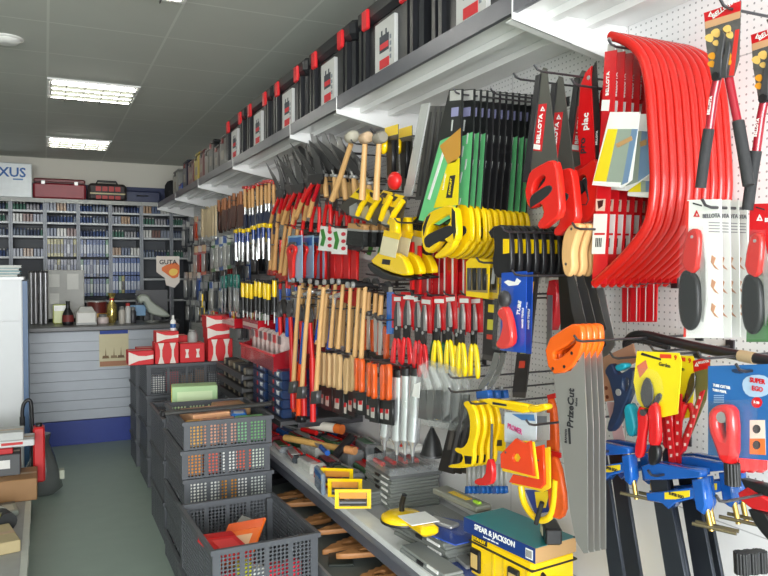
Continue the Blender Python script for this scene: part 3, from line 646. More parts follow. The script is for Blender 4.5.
for k, y in enumerate((3.95, 4.25, 4.62)): part('price_tag', MB().bb((.0122, y-.035, .108), (.0135, y+.035, .142)), PAPER((226, 226, 214)), t)
def carton(label, x, y, z, d, c, rot=0, tape=(170, 140, 100), cat='carton', lbl=None):
    t = empty('carton', label, cat, (x, y, z), R(rot)); w, l, h = d
    part('box', MB().rbox((0, 0, h/2), d, .004), PAPER(c), t); part('tape', MB().bb((-w/2+.003, -.02, h), (w/2-.003, .02, h+.0008)), mat(tape, .3), t)
    if lbl: part('paper_label', MB().bb((w*.1, -l/2-.0012, h*.35), (w*.36, -l/2-.0001, h*.75)), PAPER(lbl), t)
    return t
a = wy(37, 478, 4.9)
carton('brown cardboard carton on the island edge under the grey one', a.x-.22, 5.05, .151, (.44, .3, max(.1, a.z-.151)), (150, 112, 72)); z1 = max(.1, a.z-.151)+.152
a = wy(20, 455, 5.0)
carton('dark grey carton with white tag on the brown carton', a.x-.2, 5.12, z1, (.4, .2, .13), (84, 86, 88), lbl=(220, 220, 216))
carton('red topped carton on the dark grey carton', a.x-.22, 5.12, z1+.132, (.36, .18, .035), (190, 40, 44))
carton('white flat carton with red stripe on top of the island pile', a.x-.15, 5.14, z1+.169, (.46, .2, .04), (206, 208, 208), lbl=(200, 60, 60))
carton('pale flat carton topmost on the island pile', a.x-.2, 5.14, z1+.211, (.44, .2, .05), (190, 192, 190))
a = wy(39, 440, 5.35)
t = empty('fuel_can', 'slim red can standing upright behind the island cartons', 'can', (a.x, 5.35, .151)); hh = wy(39, 426, 5.35).z-.151
part('body', MB().rbox((0, 0, hh/2), (.07, .12, hh), .01), P((206, 30, 34)), t); part('cap', MB().lathe([(.02, hh), (.02, hh+.02), (.014, hh+.022)], n=12), BLACK, t)
t = empty('trolley_handle', 'black curved handle leaning beside the red can', 'handle', (a.x-.10, 5.42, .151)); part('tube', MB().tube(chaikin([(0, 0, .36), (.0, 0, .5), (.04, 0, .54), (.06, 0, .5), (.06, 0, .0)], 2, False), .012), BLACK, t); part('grip', MB().tube([(0, 0, .352), (0, 0, .42)], .017), RUB, t)
a = wz(50, 500, 0)
t = empty('plastic_bag', 'crumpled clear grey plastic bag on the floor at the island end', 'bag', (-.03, 5.55, .001))
sk = MB().lathe([(.07, 0), (.11, .04), (.12, .14), (.09, .26), (.05, .36), (.07, .42)], n=14)
sk.v = [(x*(1+.2*math.sin(9*z*9+x*40)), y*(1+.2*math.cos(50*z+y*30)), z) for x, y, z in sk.v]
part('film', sk, mat((96, 100, 98), .2, alpha=.75, bump=.8, scale=25., coat=.3), t); part('tag', MB().bb((.11, -.04, .1), (.14, .03, .16)), PAPER((186, 190, 170)), t)
carton('small carton lying open on the island near the photo corner', -.26, 4.15, .151, (.22, .3, .06), (176, 160, 120), 12)
t = empty('tool_roll', 'black tool roll with strap on the island', 'tool roll', (-.24, 4.5, .151), R(20)); part('roll', MB().tube([(0, -.14, .05), (0, .14, .05)], .048, 14), mat((44, 46, 46), .7), t); part('strap', MB().tube([(0, -.02, .05), (0, .02, .05)], .0505, 14), mat((170, 170, 160), .5), t)
pack('packet', 'yellow packet on the island beside the black roll', 'packet', (-.30, 4.32, .215), (.1, .22, .03), (0, 0, R(-20)), [(176, 170, 90), (120, 130, 80), (60, 60, 60)])
pack('packet', 'pale packet with dark bands on the island edge', 'packet', (-.21, 4.72, .151), (.1, .2, .03), (0, 0, R(8)), [(150, 156, 146), (60, 62, 62), (190, 190, 176)])
# ================================================================ tool wall, shop front end
DKRED = PG((150, 22, 40)); GRIP = mat((44, 44, 46), .75, bump=.3, scale=120.)
HOT = mat((196, 25, 15), .24, var=.04, coat=.2); CARDRED = GLOSSCARD((206, 26, 34)); PRINT = PAPER((236, 236, 232)); INK = PAPER((40, 40, 44))
def logo(t, at, s, m, y, parent=None):                          # small open triangle mark
    x, z = at; t.poly('triangle_mark', [(x, z-s), (x+s*.8, z+s*.7), (x-s*.8, z+s*.7)], y-.0008, y-.0002, m, holes=[[(x+s*.05, z-s*.35), (x+s*.4, z+s*.4), (x-s*.2, z+s*.4)]], parent=parent)
# ---- bolt cutters
def bolt_cutter(X, ox, oy, label):
    q = lambda pts: [(a+ox, b+oy) for a, b in pts]
    t = Tool('bolt_cutter', label, 'bolt cutter', X, (722+ox, 5+oy), 'bolt cutters hanging at the shop front')
    c = t.poly('card', q([(704, 13), (741, 1), (739, 60), (734, 76), (722, 78), (711, 76), (706, 45)]), 0, .0015, mat((92, 90, 88), .4, var=.5, scale=60.))
    t.poly('card_header', q([(704, 13), (741, 1), (740.5, 11), (705, 22)]), -.0008, -.0001, CARDRED, parent=c)
    t.poly('card_edge', q([(735.5, 30), (739.5, 29), (734, 75.5), (729, 76)]), -.0008, -.0001, GLOSSCARD((214, 56, 50)), parent=c)
    t.poly('card_edge', q([(705, 22), (740.5, 11), (740, 18), (705.5, 29)]), -.0008, -.0001, GLOSSCARD((206, 160, 120)), parent=c)
    for i, (x, y, r, k) in enumerate(((709.5, 38, 4.2, 0), (716, 33, 4.4, 0), (727.5, 29, 4, 0), (730, 35, 3.6, 0), (712, 56, 3.6, 1), (711.5, 64, 3.4, 1), (728, 56, 3.8, 1), (729, 62, 3, 1), (716, 43, 3, 0), (724, 68, 2.4, 1))):
        t.poly('printed_flower', q([(x+r*math.cos(a*1.05)*(1+.25*(a % 2)), y+r*math.sin(a*1.05)*(1+.25*(a % 2))) for a in range(6)]), -.0009, -.0001, GLOSSCARD((238, 196, 110) if k == 0 else (240, 164, 44)), parent=c, sm=1)
    t.text('BELLOTA', (724+ox, 9+oy), 5.2, PRINT, 17, -.0008, .02, .95, parent=c); logo(t, (711+ox, 14.5+oy), 3.2, PRINT, -.0008, c)
    b = t.poly('blade', q([(714, 78), (718, 58), (724, 30), (727, 36), (724, 58), (723, 78)]), -.008, -.002, DKSTEEL, bev=.0008)
    t.poly('blade', q([(722, 78), (724, 60), (731, 40), (732, 47), (729, 64), (728, 78)]), -.006, -.0012, DKSTEEL, bev=.0008)
    o = t.p((719+ox, 77+oy)); part('pivot_bolt', MB().lathe([(.009, -.012), (.009, -.001)], (o[0], 0, o[1]), 'y', 12), BLACK, t.root)
    a = t.tube('handle', q([(718, 76), (714, 95), (709, 132)]), .0088, DKRED)
    g = t.tube('grip', q([(709, 129), (705.5, 150), (700.5, 188)]), .0115, GRIP, 12)
    a2 = t.tube('handle', [(726+ox, 76+oy, .008), (729+ox, 96+oy, .010), (734+ox, 124+oy, .012)], .0088, DKRED)
    t.tube('grip', [(734+ox, 121+oy, .012), (739+ox, 150+oy, .012), (744.5+ox, 185+oy, .012)], .0118, GRIP, 12)
    t.text('BELLOTA', (713.0+ox, 106+oy), 3.2, PRINT, 80, -.0088, .02, 1, parent=a)
    return t
bolt_cutter(1.27, 0, 0, 'dark red handled bolt cutter with a flower printed card, in front of red saw frames')
bolt_cutter(1.31, 47, 22, 'dark red handled bolt cutter cut off by the photo edge')
hook(722, 6, 1.24, 'wire hook carrying the front bolt cutter'); hook(770, 27, 1.28, 'wire hook carrying the bolt cutter at the photo edge')
# ---- red bow saws
t = Tool('bow_saw', 'red tubular bow saw, outermost of the nested ten', 'bow saw', 1.335, (613, 40), 'red bow saws nested on one hook')
t.tube('frame', [(611, 36), (618, 37.5), (634, 45), (645, 61), (650, 89), (652, 120), (654.5, 160), (655, 189), (650.5, 220), (643, 234), (629, 252), (611, 270), (595, 284)], .0125, HOT, 14, sm=2)
t.poly('blade', [(608, 44), (615, 44), (600, 288), (592, 288)], -.001, .001, STEEL)
s_ = t.poly('sleeve', [(606, 52), (618, 50), (607.5, 284), (593, 284)], -.004, -.002, CARDRED)
t.poly('label', [(595.2, 214), (608.6, 214), (606.2, 254), (593, 254)], -.0048, -.0041, PRINT, parent=s_)
t.poly('label_line', [(596, 233), (606.4, 233), (606.2, 235), (595.8, 235)], -.0056, -.0049, CARDRED, parent=s_)
for k in range(4): t.poly('barcode_bar', [(597.3+1.7*k, 238), (598.2+1.7*k, 238), (597.6+1.7*k, 247), (596.7+1.7*k, 247)], -.0056, -.0049, INK, parent=s_)
t.poly('sticker', [(603.5, 100), (611, 100), (610, 111), (602.5, 111)], -.0048, -.0041, PRINT, parent=s_)
t.text('BELLOTA', (609.3, 84), 4.2, PRINT, 87, -.0042, .02, 1, parent=s_)
t.poly('printed_face', [(597.5, 199), (606.8, 199), (606, 211), (597, 211)], -.0048, -.0041, GLOSSCARD((226, 200, 180)), parent=s_)
t.poly('printed_face_mark', [(599, 201), (605, 200), (604, 206), (600, 209)], -.0056, -.0049, GLOSSCARD((60, 34, 34)), parent=s_)
o = t.p((613, 40)); part('rivet', MB().lathe([(.005, -.0145), (.005, .0145)], (o[0], 0, o[1]), 'y', 10), STEEL, t.root)
for k in range(1, 10): t.copy('red tubular bow saw, %s from the outer end of the hook' % ORD[k], dx=.0275*k)
hook(610, 45, 1.29, 'thick wire hook carrying the red bow saws')
# leaflets over the blades
def leaflet(label, pts_y, pts_g, pts_b, top, foot, X, at):
    t = Tool('leaflet', label, 'leaflet', X, at, 'printed leaflets over the bow saw blades')
    c = t.poly('sheet', top, 0, .0012, PRINT)
    t.poly('yellow_print', pts_y, -.0008, -.0001, GLOSSCARD((238, 216, 40)), parent=c); t.poly('grey_print', pts_g, -.0008, -.0001, GLOSSCARD((150, 164, 150)), parent=c); t.poly('blue_print', pts_b, -.0008, -.0001, GLOSSCARD((112, 140, 170)), parent=c)
    t.poly('footer', foot, -.0016, -.0009, PRINT, parent=c); return t
t = leaflet('yellow to grey leaflet hanging lowest and outermost over bow saw blades', [(608, 129), (618, 129), (606, 184), (593, 183)], [(618, 129), (632, 129), (622, 185), (606, 184)], [(632, 129), (638, 129), (628, 182), (622, 185)], [(610, 112), (640, 112), (632, 180), (622, 188), (592, 185)], [(593.5, 181), (621, 182.5), (620.5, 187), (592.5, 185)], 1.315, (624, 113))
t.poly('printed_saw', [(616, 144), (632, 136), (633, 140), (618, 148)], -.0018, -.001, GLOSSCARD((190, 150, 100)))
t = leaflet('grey and blue leaflet behind the yellow grey one', [(628, 131), (634, 131), (626, 186), (618, 187)], [(634, 131), (642, 131), (638, 182), (626, 186)], [(642, 131), (652, 132), (652, 172), (638, 182)], [(630, 114), (654, 114), (654, 172), (627, 191), (606, 189)], [(607, 187), (626, 187.5), (626, 190.5), (606.5, 189)], 1.35, (642, 115))
t.poly('printed_saw', [(640, 142), (647, 139), (647, 145), (641, 147)], -.0018, -.001, GLOSSCARD((180, 140, 90)))
leaflet('short yellow leaflet at the lowest edge by the frames', [(630, 178), (641, 180), (641, 192), (628.5, 192)], [(641, 180), (646, 181), (646, 192), (641, 192)], [(646, 181), (650, 181), (650, 192), (646, 192)], [(631, 176), (651, 176), (651, 198), (628, 196)], [(628.3, 192), (650.5, 193), (650.5, 197.5), (628, 195.5)], 1.36, (640, 177))
for i, x in enumerate((622, 631, 640, 648)):
    t = Tool('blade_pack', 'long red blade pack below the bow saws, %s from the leaflet side' % ORD[i], 'pack', 1.50-.02*(i % 2), (x, 289), 'red blade packs below the bow saws')
    t.poly('sleeve', [(x, 284), (x+9, 284), (x+8, 322), (x, 322)], 0, .004, CARDRED); t.poly('stripe', [(x+5.5, 284), (x+6.3, 284), (x+5.8, 321), (x+5.2, 321)], -.0008, -.0001, PRINT)
hook(632, 283, 1.44, 'wire hook behind the bow saws for red blade packs')
# ---- folding saws on white cards
def folding_saw(X, ox, oy, label, red=False, group=None):
    q = lambda pts: [(a+ox, b+oy) for a, b in pts]
    t = Tool('folding_saw', label, 'folding saw', X, (704+ox, 204+oy), group)
    c = t.poly('card', q([(687, 200), (721, 199), (722.5, 338), (683.5, 338)]), 0, .002, PRINT)
    if red:
        t.poly('card_panel', q([(687, 200), (721, 199), (721.5, 250), (686, 250)]), -.0008, -.0001, CARDRED, parent=c); t.poly('card_panel', q([(684.5, 300), (722.2, 300), (722.5, 338), (683.5, 338)]), -.0008, -.0001, GLOSSCARD((80, 124, 80)), parent=c)
        t.poly('card_panel', q([(686, 250), (721.5, 250), (722, 300), (684.5, 300)]), -.0008, -.0001, GLOSSCARD((190, 196, 180)), parent=c)
    else: t.poly('card_edge', q([(686.8, 201), (689, 201), (686, 337), (683.7, 337)]), -.0008, -.0001, GLOSSCARD((226, 60, 50)), parent=c)
    t.poly('hang_slot', q([(693, 202.5), (702, 205), (702, 206.5), (693, 204)]), -.0009, -.0001, INK, parent=c)
    t.text('BELLOTA', (712+ox, 216+oy), 4.2, PRINT if red else mat((110, 110, 116), .5), -2, -.0009, .02, .9, parent=c); logo(t, (697+ox, 214+oy), 4, PRINT if red else CARDRED, -.0009, c)
    for k in range(4): t.poly('printed_line', q([(709, 222+3*k), (720, 222.4+3*k), (720, 223.3+3*k), (709, 222.9+3*k)]), -.0009, -.0001, mat((150, 150, 154), .5), parent=c)
    for k in range(3): t.poly('printed_figure', q([(712, 255+24*k), (716, 258+24*k), (714, 264+24*k), (719, 270+24*k), (715, 268+24*k), (711, 262+24*k)]), -.0009, -.0001, GLOSSCARD((200, 150, 120)), parent=c)
    h = t.poly('handle', q([(686, 268), (689, 244), (693, 231), (699, 228), (704.5, 231), (705, 246), (701, 276)]), -.018, -.003, HOT, bev=.005, sm=1)
    t.poly('grip', q([(685.5, 268), (701.5, 273), (704.5, 296), (704, 318), (699, 329), (692, 331), (685.5, 322), (683, 300)]), -.0195, -.003, mat((14, 14, 16), .3, var=.05, spec=.25), bev=.006, sm=2)
    t.poly('blade', q([(704, 236), (708, 262), (708.5, 300), (705, 322), (704, 290), (702, 260)]), -.008, -.005, STEEL)
    t.poly('blister', q([(687, 226), (710, 226), (710.5, 335), (684.5, 335)]), -.0215, -.0205, BLIS)
    o = t.p((698+ox, 237+oy)); part('rivet', MB().lathe([(.0035, -.0192), (.0035, -.016)], (o[0], 0, o[1]), 'y', 10), STEEL, t.root)
    return t
t = folding_saw(1.30, 0, 0, 'red and black folding saw on white card, outermost of four', group='folding saws on white cards')
for k in range(1, 4): t.copy('folding saw on white card, %s behind the outermost one' % ORD[k-1], dx=.0265*k)
hook(704, 206, 1.26, 'wire hook carrying the white carded folding saws')
folding_saw(1.315, 63, 4, 'red and black folding saw on red and green card at the photo edge', True)
# ---- pry bar
t = Tool('pry_bar', 'long black bar with beige tape lying along the hooks under the folding saws', 'bar', 1.42, (690, 346))
t.tube('bar', [(629, 352), (626, 343), (632, 335.5), (645, 334.5), (665, 340), (700, 348), (745, 356.5), (800, 366)], .0125, mat((34, 34, 36), .35), 10, sm=2)
t.tube('strap', [(631, 352, -.01), (629.5, 345, -.012), (636, 340, -.012), (650, 342, -.012), (672, 348, -.01)], .006, RUB, 8, sm=1)
t.tube('tape', [(740, 355.6), (755, 358.4)], .0135, mat((196, 170, 130), .6))
hook(700, 358, 1.30, 'wire hook holding up the black bar'); hook(652, 351, 1.33, 'wire hook holding the secateurs card')
# ---- large silver saws with orange handles
t = Tool('hand_saw', 'silver hand saw with orange handle up and black lettering, outermost of four', 'saw', 1.21, (575, 345), 'orange handled silver saws')
t.poly('handle', [(546, 342), (572, 324), (580, 323.5), (584.5, 327), (584.5, 350.5), (571, 372), (551.5, 374.5)], -.0085, .0085, PG((240, 102, 24)), holes=[[(555, 352), (566, 347.5), (577, 338.5), (578, 343.5), (569, 352.5), (562, 358), (556.5, 359.5)]], bev=.004, sm=1)
for x, y in ((555.5, 368.5), (567, 366.5), (574.5, 353)):
    o = t.p((x, y)); part('screw', MB().lathe([(.0045, -.0095), (.0045, .0095)], (o[0], 0, o[1]), 'y', 10), BLACK, t.root)
bl = t.poly('blade', [(553.5, 373.5), (571, 371), (584, 352), (587.5, 430), (588, 553), (584, 553.5), (576, 541), (570.5, 513), (560.5, 434)], -.0009, .0009, mat((180, 178, 174), .34, .6, var=.10, scale=4.))
t.text('PrizeCut', (571.5, 408), 9.2, INK, 88, -.0009, .035, .88, parent=bl); t.text('bahco', (577, 402), 2.6, INK, 88, -.0009, .02, 1, parent=bl)
t.poly('maker_mark', [(568.4, 428), (570.6, 428), (571.4, 444), (569.4, 444)], -.0017, -.001, INK, parent=bl); t.text('BAHCO', (566.6, 436), 3.0, INK, 88, -.0009, .03, 1, parent=bl)
for x, y in ((574.5, 537), (578, 361)):
    o = t.p((x, y)); part('hang_hole', MB().lathe([(.003, -.0015), (.003, .0015)], (o[0], 0, o[1]), 'y', 10), BLACK, t.root)
for k in range(1, 4): t.copy('silver hand saw with orange handle, %s behind the outermost one' % ORD[k-1], dx=.019*k)
hook(576, 341, 1.18, 'wire hook carrying the orange handled silver saws')
# ---- spring clamps, secateurs, loppers
t = Tool('hand_plane_iron', 'copper coloured cut plate with two holes behind the dark blue clamp', 'plate', 1.40, (618, 350)); t.root.name = 'copper_plate'
t.poly('plate', [(599, 359), (633, 343.5), (637, 361.5), (615, 373), (613.5, 400.5), (603, 402)], 0, .004, mat((206, 158, 128), .35, .4), bev=.001)
for x, y in ((606.5, 388), (607.5, 397)):
    o = t.p((x, y)); part('rivet', MB().lathe([(.0055, -.002), (.0055, .002)], (o[0], 0, o[1]), 'y', 12), mat((120, 70, 50), .4, .5), t.root)
t.poly('card', [(606, 402), (616, 402), (631, 470), (619, 470)], .002, .0035, GLOSSCARD((226, 190, 190)))
hook(612, 358, 1.30, 'bent wire hook carrying the copper plate and clamps')
t = Tool('spring_clamp', 'dark blue spring clamp with teal grip hanging before the copper plate', 'clamp', 1.355, (622, 370))
t.poly('jaw', [(607, 372), (610, 365), (615, 363), (619, 375), (628, 371), (634, 366.5), (637.5, 374.5), (634.5, 389), (626.5, 408), (618.5, 427), (612, 432.5), (609, 427), (617.5, 406), (615, 393), (611.5, 379)], -.011, .011, P((34, 50, 78)), holes=[[(626, 378), (631, 377), (631.5, 386), (628, 392), (625.5, 386)]], bev=.004, sm=1)
t.poly('grip', [(627, 406), (633.5, 402.5), (638.5, 424), (638.5, 433), (634, 437), (630, 433), (628.5, 422)], -.014, .014, P((26, 150, 170)), bev=.005, sm=1)
t.poly('grip', [(617, 365), (627, 362), (629.5, 367), (620, 372)], -.012, .012, P((26, 150, 170)), bev=.004, sm=1)
o = t.p((622, 392)); part('spring', MB().lathe([(.009, -.014), (.009, .014)], (o[0], 0, o[1]), 'y', 14), STEEL, t.root)
def secateurs(X, ox, oy, label):
    q = lambda pts: [(a+ox, b+oy) for a, b in pts]
    t = Tool('secateurs', label, 'secateurs', X, (658+ox, 356+oy))
    c = t.poly('card', q([(637, 351), (679, 353), (681.5, 361), (677.5, 414), (650, 420), (637, 400), (633.5, 382)]), 0, .002, GLOSSCARD((244, 224, 34)))
    t.poly('card_tag', q([(660, 354), (671.5, 354.5), (671.5, 358.5), (660, 358)]), -.0008, -.0001, GLOSSCARD((226, 70, 40)), parent=c); t.text('9', (676+ox, 358+oy), 5, CARDRED, 0, -.0004, .02, parent=c); t.text('Garden', (665+ox, 365+oy), 4, INK, -3, -.0004, .0, .9, parent=c)
    t.poly('hang_slot', q([(642, 352.5), (661, 358.5), (661, 360.5), (641, 355)]), -.0008, -.0001, INK, parent=c)
    t.poly('printed_panel', q([(637, 366), (646, 360), (648, 368), (640, 378)]), -.0008, -.0001, GLOSSCARD((214, 120, 90)), parent=c)
    t.poly('blade', q([(643, 397), (645.5, 382), (651, 375.5), (656.5, 388), (655.5, 401), (649, 410)]), -.011, -.007, DKSTEEL, bev=.001, sm=1)
    t.poly('counter_blade', q([(656, 398), (661, 392), (664, 396), (658, 406), (652, 410)]), -.007, -.003, DKSTEEL, bev=.001, sm=1)
    t.poly('handle', q([(641, 405), (650, 409), (653, 419), (649, 435), (647.5, 455), (641.5, 459), (638, 452), (642, 430)]), -.016, .0 - .002, PG((216, 30, 34)), bev=.005, sm=1)
    t.poly('handle', q([(652, 406), (662.5, 400.5), (664.5, 424), (664.5, 446), (653.5, 446), (654, 424)]), -.020, -.003, PG((216, 30, 34)), bev=.006, sm=1)
    t.poly('grip_end', q([(653.5, 444), (664.5, 444), (664, 460), (659, 465), (654, 464)]), -.0205, -.0028, BLACK, bev=.005, sm=1)
    o = t.p((648.5+ox, 412+oy)); part('pivot_bolt', MB().lathe([(.008, -.021), (.008, -.002)], (o[0], 0, o[1]), 'y', 14), DKSTEEL, t.root)
    t.poly('blister', q([(638, 372), (652, 366), (668, 372), (672, 398), (662, 406), (640, 404)]), -.0235, -.0225, BLIS, sm=1)
    return t
secateurs(1.335, 0, 0, 'red handled secateurs on a bright yellow card above the blue clamps')
secateurs(1.40, 14, 3, 'red handled secateurs on yellow card half hidden behind the first card')
def garden_pack(label, X, pts, at, dot=True, group='red spotted garden tool sleeves'):
    t = Tool('tool_sleeve', label, 'sleeve', X, at, group); c = t.poly('sleeve', pts, 0, .005, GLOSSCARD((206, 34, 40)))
    (x0, y0), (x1, y1) = ((pts[0][0]+pts[1][0])/2, (pts[0][1]+pts[1][1])/2), ((pts[-1][0]+pts[-2][0])/2, (pts[-1][1]+pts[-2][1])/2)
    for k in range(6):
        f = (k+.7)/6.6; x, y = x0+(x1-x0)*f, y0+(y1-y0)*f
        t.poly('printed_dot', [(x-1, y-1.5), (x+1, y-1.5), (x+1, y+1.5), (x-1, y+1.5)], -.0009, -.0001, GLOSSCARD((236, 200, 190)), parent=c)
    return t
garden_pack('red spotted sleeve hanging beside the secateurs handles', 1.37, [(664, 408), (669, 408), (675, 462), (669, 464)], (667, 410))
garden_pack('red spotted sleeve along the edge of the yellow card', 1.38, [(675, 394), (681, 394), (680, 464), (674, 464)], (678, 396))
t = Tool('lopper', 'curved blade lopper with red handles between yellow card and blue blister', 'lopper', 1.40, (702, 362))
c = t.poly('card', [(693, 361), (710, 356), (710, 368), (706, 400), (684, 452), (680, 450), (696, 400)], 0, .0018, GLOSSCARD((120, 116, 70))); t.poly('card_header', [(693, 361), (710, 356), (710, 368), (694, 372)], -.0008, -.0001, CARDRED, parent=c)
logo(t, (697, 364.5), 2.6, PRINT, -.0009, c); t.text('BELLOTA', (704, 362), 2.4, PRINT, 15, -.0009, .02, parent=c)
t.poly('blade', [(692.5, 374), (698, 372), (697, 389), (688, 405), (681, 409), (688, 394)], -.009, -.004, mat((120, 120, 122), .25, .9), bev=.001, sm=1)
t.tube('handle', [(688, 403, -.008), (682, 420, -.008), (680, 445, -.008)], .0085, PG((212, 32, 36)))
t.tube('handle', [(690, 404, .0), (696, 416, -.006), (690, 432, -.008), (683, 452, -.008)], .0075, PG((190, 30, 34)), sm=1)
garden_pack('red spotted sleeve slanting below the lopper blade', 1.36, [(700, 392), (704, 390), (685, 450), (680, 456)], (702, 392))
# ---- pipe cutter blister at the photo edge
t = Tool('pipe_cutter', 'red pipe cutter in a large blue blister pack at the photo edge', 'pipe cutter', 1.30, (738, 370))
c = t.poly('card', [(708, 366), (772, 364), (774, 461), (708, 455)], 0, .002, GLOSSCARD((44, 104, 168)))
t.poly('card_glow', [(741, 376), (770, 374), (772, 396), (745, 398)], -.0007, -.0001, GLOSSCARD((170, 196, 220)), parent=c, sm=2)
t.text('SUPER', (758, 381), 5, CARDRED, 0, -.0008, .03, .9, parent=c); t.text('EGO', (758, 389), 5, CARDRED, 0, -.0008, .03, .9, parent=c)
t.text('TUBE CUTTER', (722, 386.5), 2.9, PRINT, 0, -.0004, .02, .8, parent=c); t.text('TUBO PERFIL', (720, 391), 2.6, PRINT, 0, -.0004, .02, .8, parent=c)
for k in range(4): t.poly('printed_line', [(714, 395+2.2*k), (724, 395+2.2*k), (724, 396+2.2*k), (714, 396+2.2*k)], -.0008, -.0001, GLOSSCARD((150, 180, 210)), parent=c)
t.poly('red_disc', [(757+5.5*math.cos(a*.63), 402.5+5.5*math.sin(a*.63)) for a in range(10)], -.0008, -.0001, CARDRED, parent=c)
t.text('3-30', (757, 402.5), 2.6, PRINT, 0, -.0009, .02, parent=c)
t.poly('hang_slot', [(731, 368.5), (745, 370), (743, 374), (733, 373)], -.0008, -.0001, mat((40, 60, 90), .4), parent=c, sm=1)
t.poly('printed_panel', [(750, 420), (765, 420), (766, 455), (750, 454)], -.0008, -.0001, GLOSSCARD((230, 214, 200)), parent=c)
for y in (429, 445): t.poly('printed_wheel', [(757+4*math.cos(a*.63), y+4.5*math.sin(a*.63)) for a in range(10)], -.0016, -.0009, mat((90, 90, 92), .3, .6), parent=c)
t.poly('panel_strip', [(750, 438.5), (765.5, 438.5), (766, 455), (750, 454)], -.0012, -.00085, GLOSSCARD((232, 120, 60)), parent=c)
t.poly('body', [(717.5, 412), (723, 405), (731, 403), (739, 404.5), (744, 413), (744, 463), (730.5, 463), (724, 444), (718, 428)], -.032, -.004, PG((218, 34, 36)), holes=[[(727, 414), (733, 411), (735, 418), (735, 438), (731, 437), (727, 424)]], bev=.008, sm=1)
t.poly('jaw', [(734, 414), (742, 414), (743, 434), (736, 437)], -.029, -.006, BLACK, bev=.003)
o = t.p((731, 416)); part('roller', MB().lathe([(.012, -.03), (.012, -.008)], (o[0], 0, o[1]), 'y', 16), STEEL, t.root)
a, b = t.p((738, 462)), t.p((739, 484))
kb = MB()
for k in range(12): kb.tube([(a[0]+.012*math.cos(k*.5236), -.018+.012*math.sin(k*.5236), a[1]), (b[0]+.012*math.cos(k*.5236), -.018+.012*math.sin(k*.5236), b[1])], .0042, 6)
kb.tube([(a[0], -.018, a[1]), (b[0], -.018, b[1])], .0125, 14); part('knob', kb, mat((28, 28, 30), .45), t.root)
t.poly('blister', [(712, 400), (768, 398), (770, 456), (712, 452)], -.034, -.033, BLIS)
for k in range(1, 4):
    u = Tool('pipe_cutter', 'black knobbed pipe cutter hanging behind the blue blister, %s from it' % ORD[k-1], 'pipe cutter', 1.33+.03*k, (738+9*k, 462), 'knobs of pipe cutters behind the blister')
    part('knob', kb.mesh('knob', mat((28, 28, 30), .45)), None, u.root); part('body', MB().rbox((0, -.018, .03), (.03, .03, .10), .008), PG((206, 34, 36)), u.root)
hook(738, 371, 1.26, 'wire hook carrying the blue blister pack')
# ---- F clamps
CB = PG((26, 88, 170)); BARM = mat((52, 56, 64), .4, .5); BRASS = mat((186, 156, 84), .3, .8)
def bar_clamp(X, ox, oy, label, lab=True, sc=1.):
    q = lambda pts: [((a-645)*sc+645+ox, (b-466)*(sc+1)/2+466+oy) for a, b in pts]
    t = Tool('bar_clamp', label, 'clamp', X, (655+ox, 472+oy), 'blue bar clamps hanging in a row')
    t.poly('bar', q([(650, 470), (666, 470), (706, 680), (684, 680)]), -.005, .005, BARM, bev=.001)
    t.poly('fixed_jaw', q([(644.5, 466), (652, 463), (664, 463), (690, 468), (704.5, 470.5), (704, 477), (690, 478), (666, 479.5), (648.5, 480)]), -.012, .012, CB, bev=.003)
    t.poly('sliding_jaw', q([(649.5, 492), (669, 490.5), (698, 487), (699, 497), (679, 502), (672, 508.5), (666, 503), (651, 500)]), -.013, .013, CB, bev=.003)
    t.poly('screw_body', q([(695, 479), (707, 478), (710.5, 505), (707, 514), (699.5, 509)]), -.014, .014, CB, bev=.005)
    if lab: lb = t.poly('label', q([(669, 491.8), (694, 489.5), (694, 496), (680, 498.5), (669, 498.5)]), -.0142, -.0131, GLOSSCARD((240, 210, 40))); t.text('SUPER EGO', q([(681, 494.6)])[0], 3, INK, 3, -.0138, .03, .9, parent=lb)
    t.tube('screw', q([(700, 477), (705, 500), (711.5, 531)]), .006, BRASS)
    a = t.p(q([(709, 526)])[0]); part('handle_bar', MB().tube([(a[0]-.028, -.02, a[1]), (a[0]+.055, .02, a[1]-.002)], .0045, 8), mat((120, 110, 84), .35, .7), t.root)
    return t
bar_clamp(1.335, 0, 0, 'blue bar clamp with yellow label, lowest and foremost of the row')
bar_clamp(1.375, 3, -2, 'blue bar clamp right behind the foremost one')
bar_clamp(1.33, -55, -22, 'blue bar clamp at the saw end of the row, high up', sc=.7)
bar_clamp(1.40, -40, -24, 'blue bar clamp behind the one at the saw end', sc=.75)
bar_clamp(1.40, 27, -7, 'blue bar clamp behind and beside the foremost one, towards the shop front')
bar_clamp(1.44, 35, -10, 'blue bar clamp against the wall, at the shop front end of the row')
hook(650, 476, 1.28, 'dark hook rod carrying the foremost blue clamps'); hook(597, 452, 1.28, 'dark hook rod carrying the blue clamps at the saw end'); hook(718, 502, 1.22, 'long dark hook rod above the white wall beside the clamps')
t = Tool('ratchet_clamp', 'red and black ratchet clamp at the photo edge below the blister', 'clamp', 1.36, (758, 495))
t.poly('body', [(742, 492), (752, 486), (775, 500), (775, 512), (756, 508), (745, 500)], -.015, .015, PG((200, 32, 36)), bev=.004); t.poly('handle', [(750, 505), (775, 515), (778, 545), (768, 536), (756, 520)], -.013, .013, BLACK, bev=.004, sm=1); t.poly('jaw', [(744, 478), (775, 486), (775, 497), (750, 490)], -.013, .013, BLACK, bev=.003)
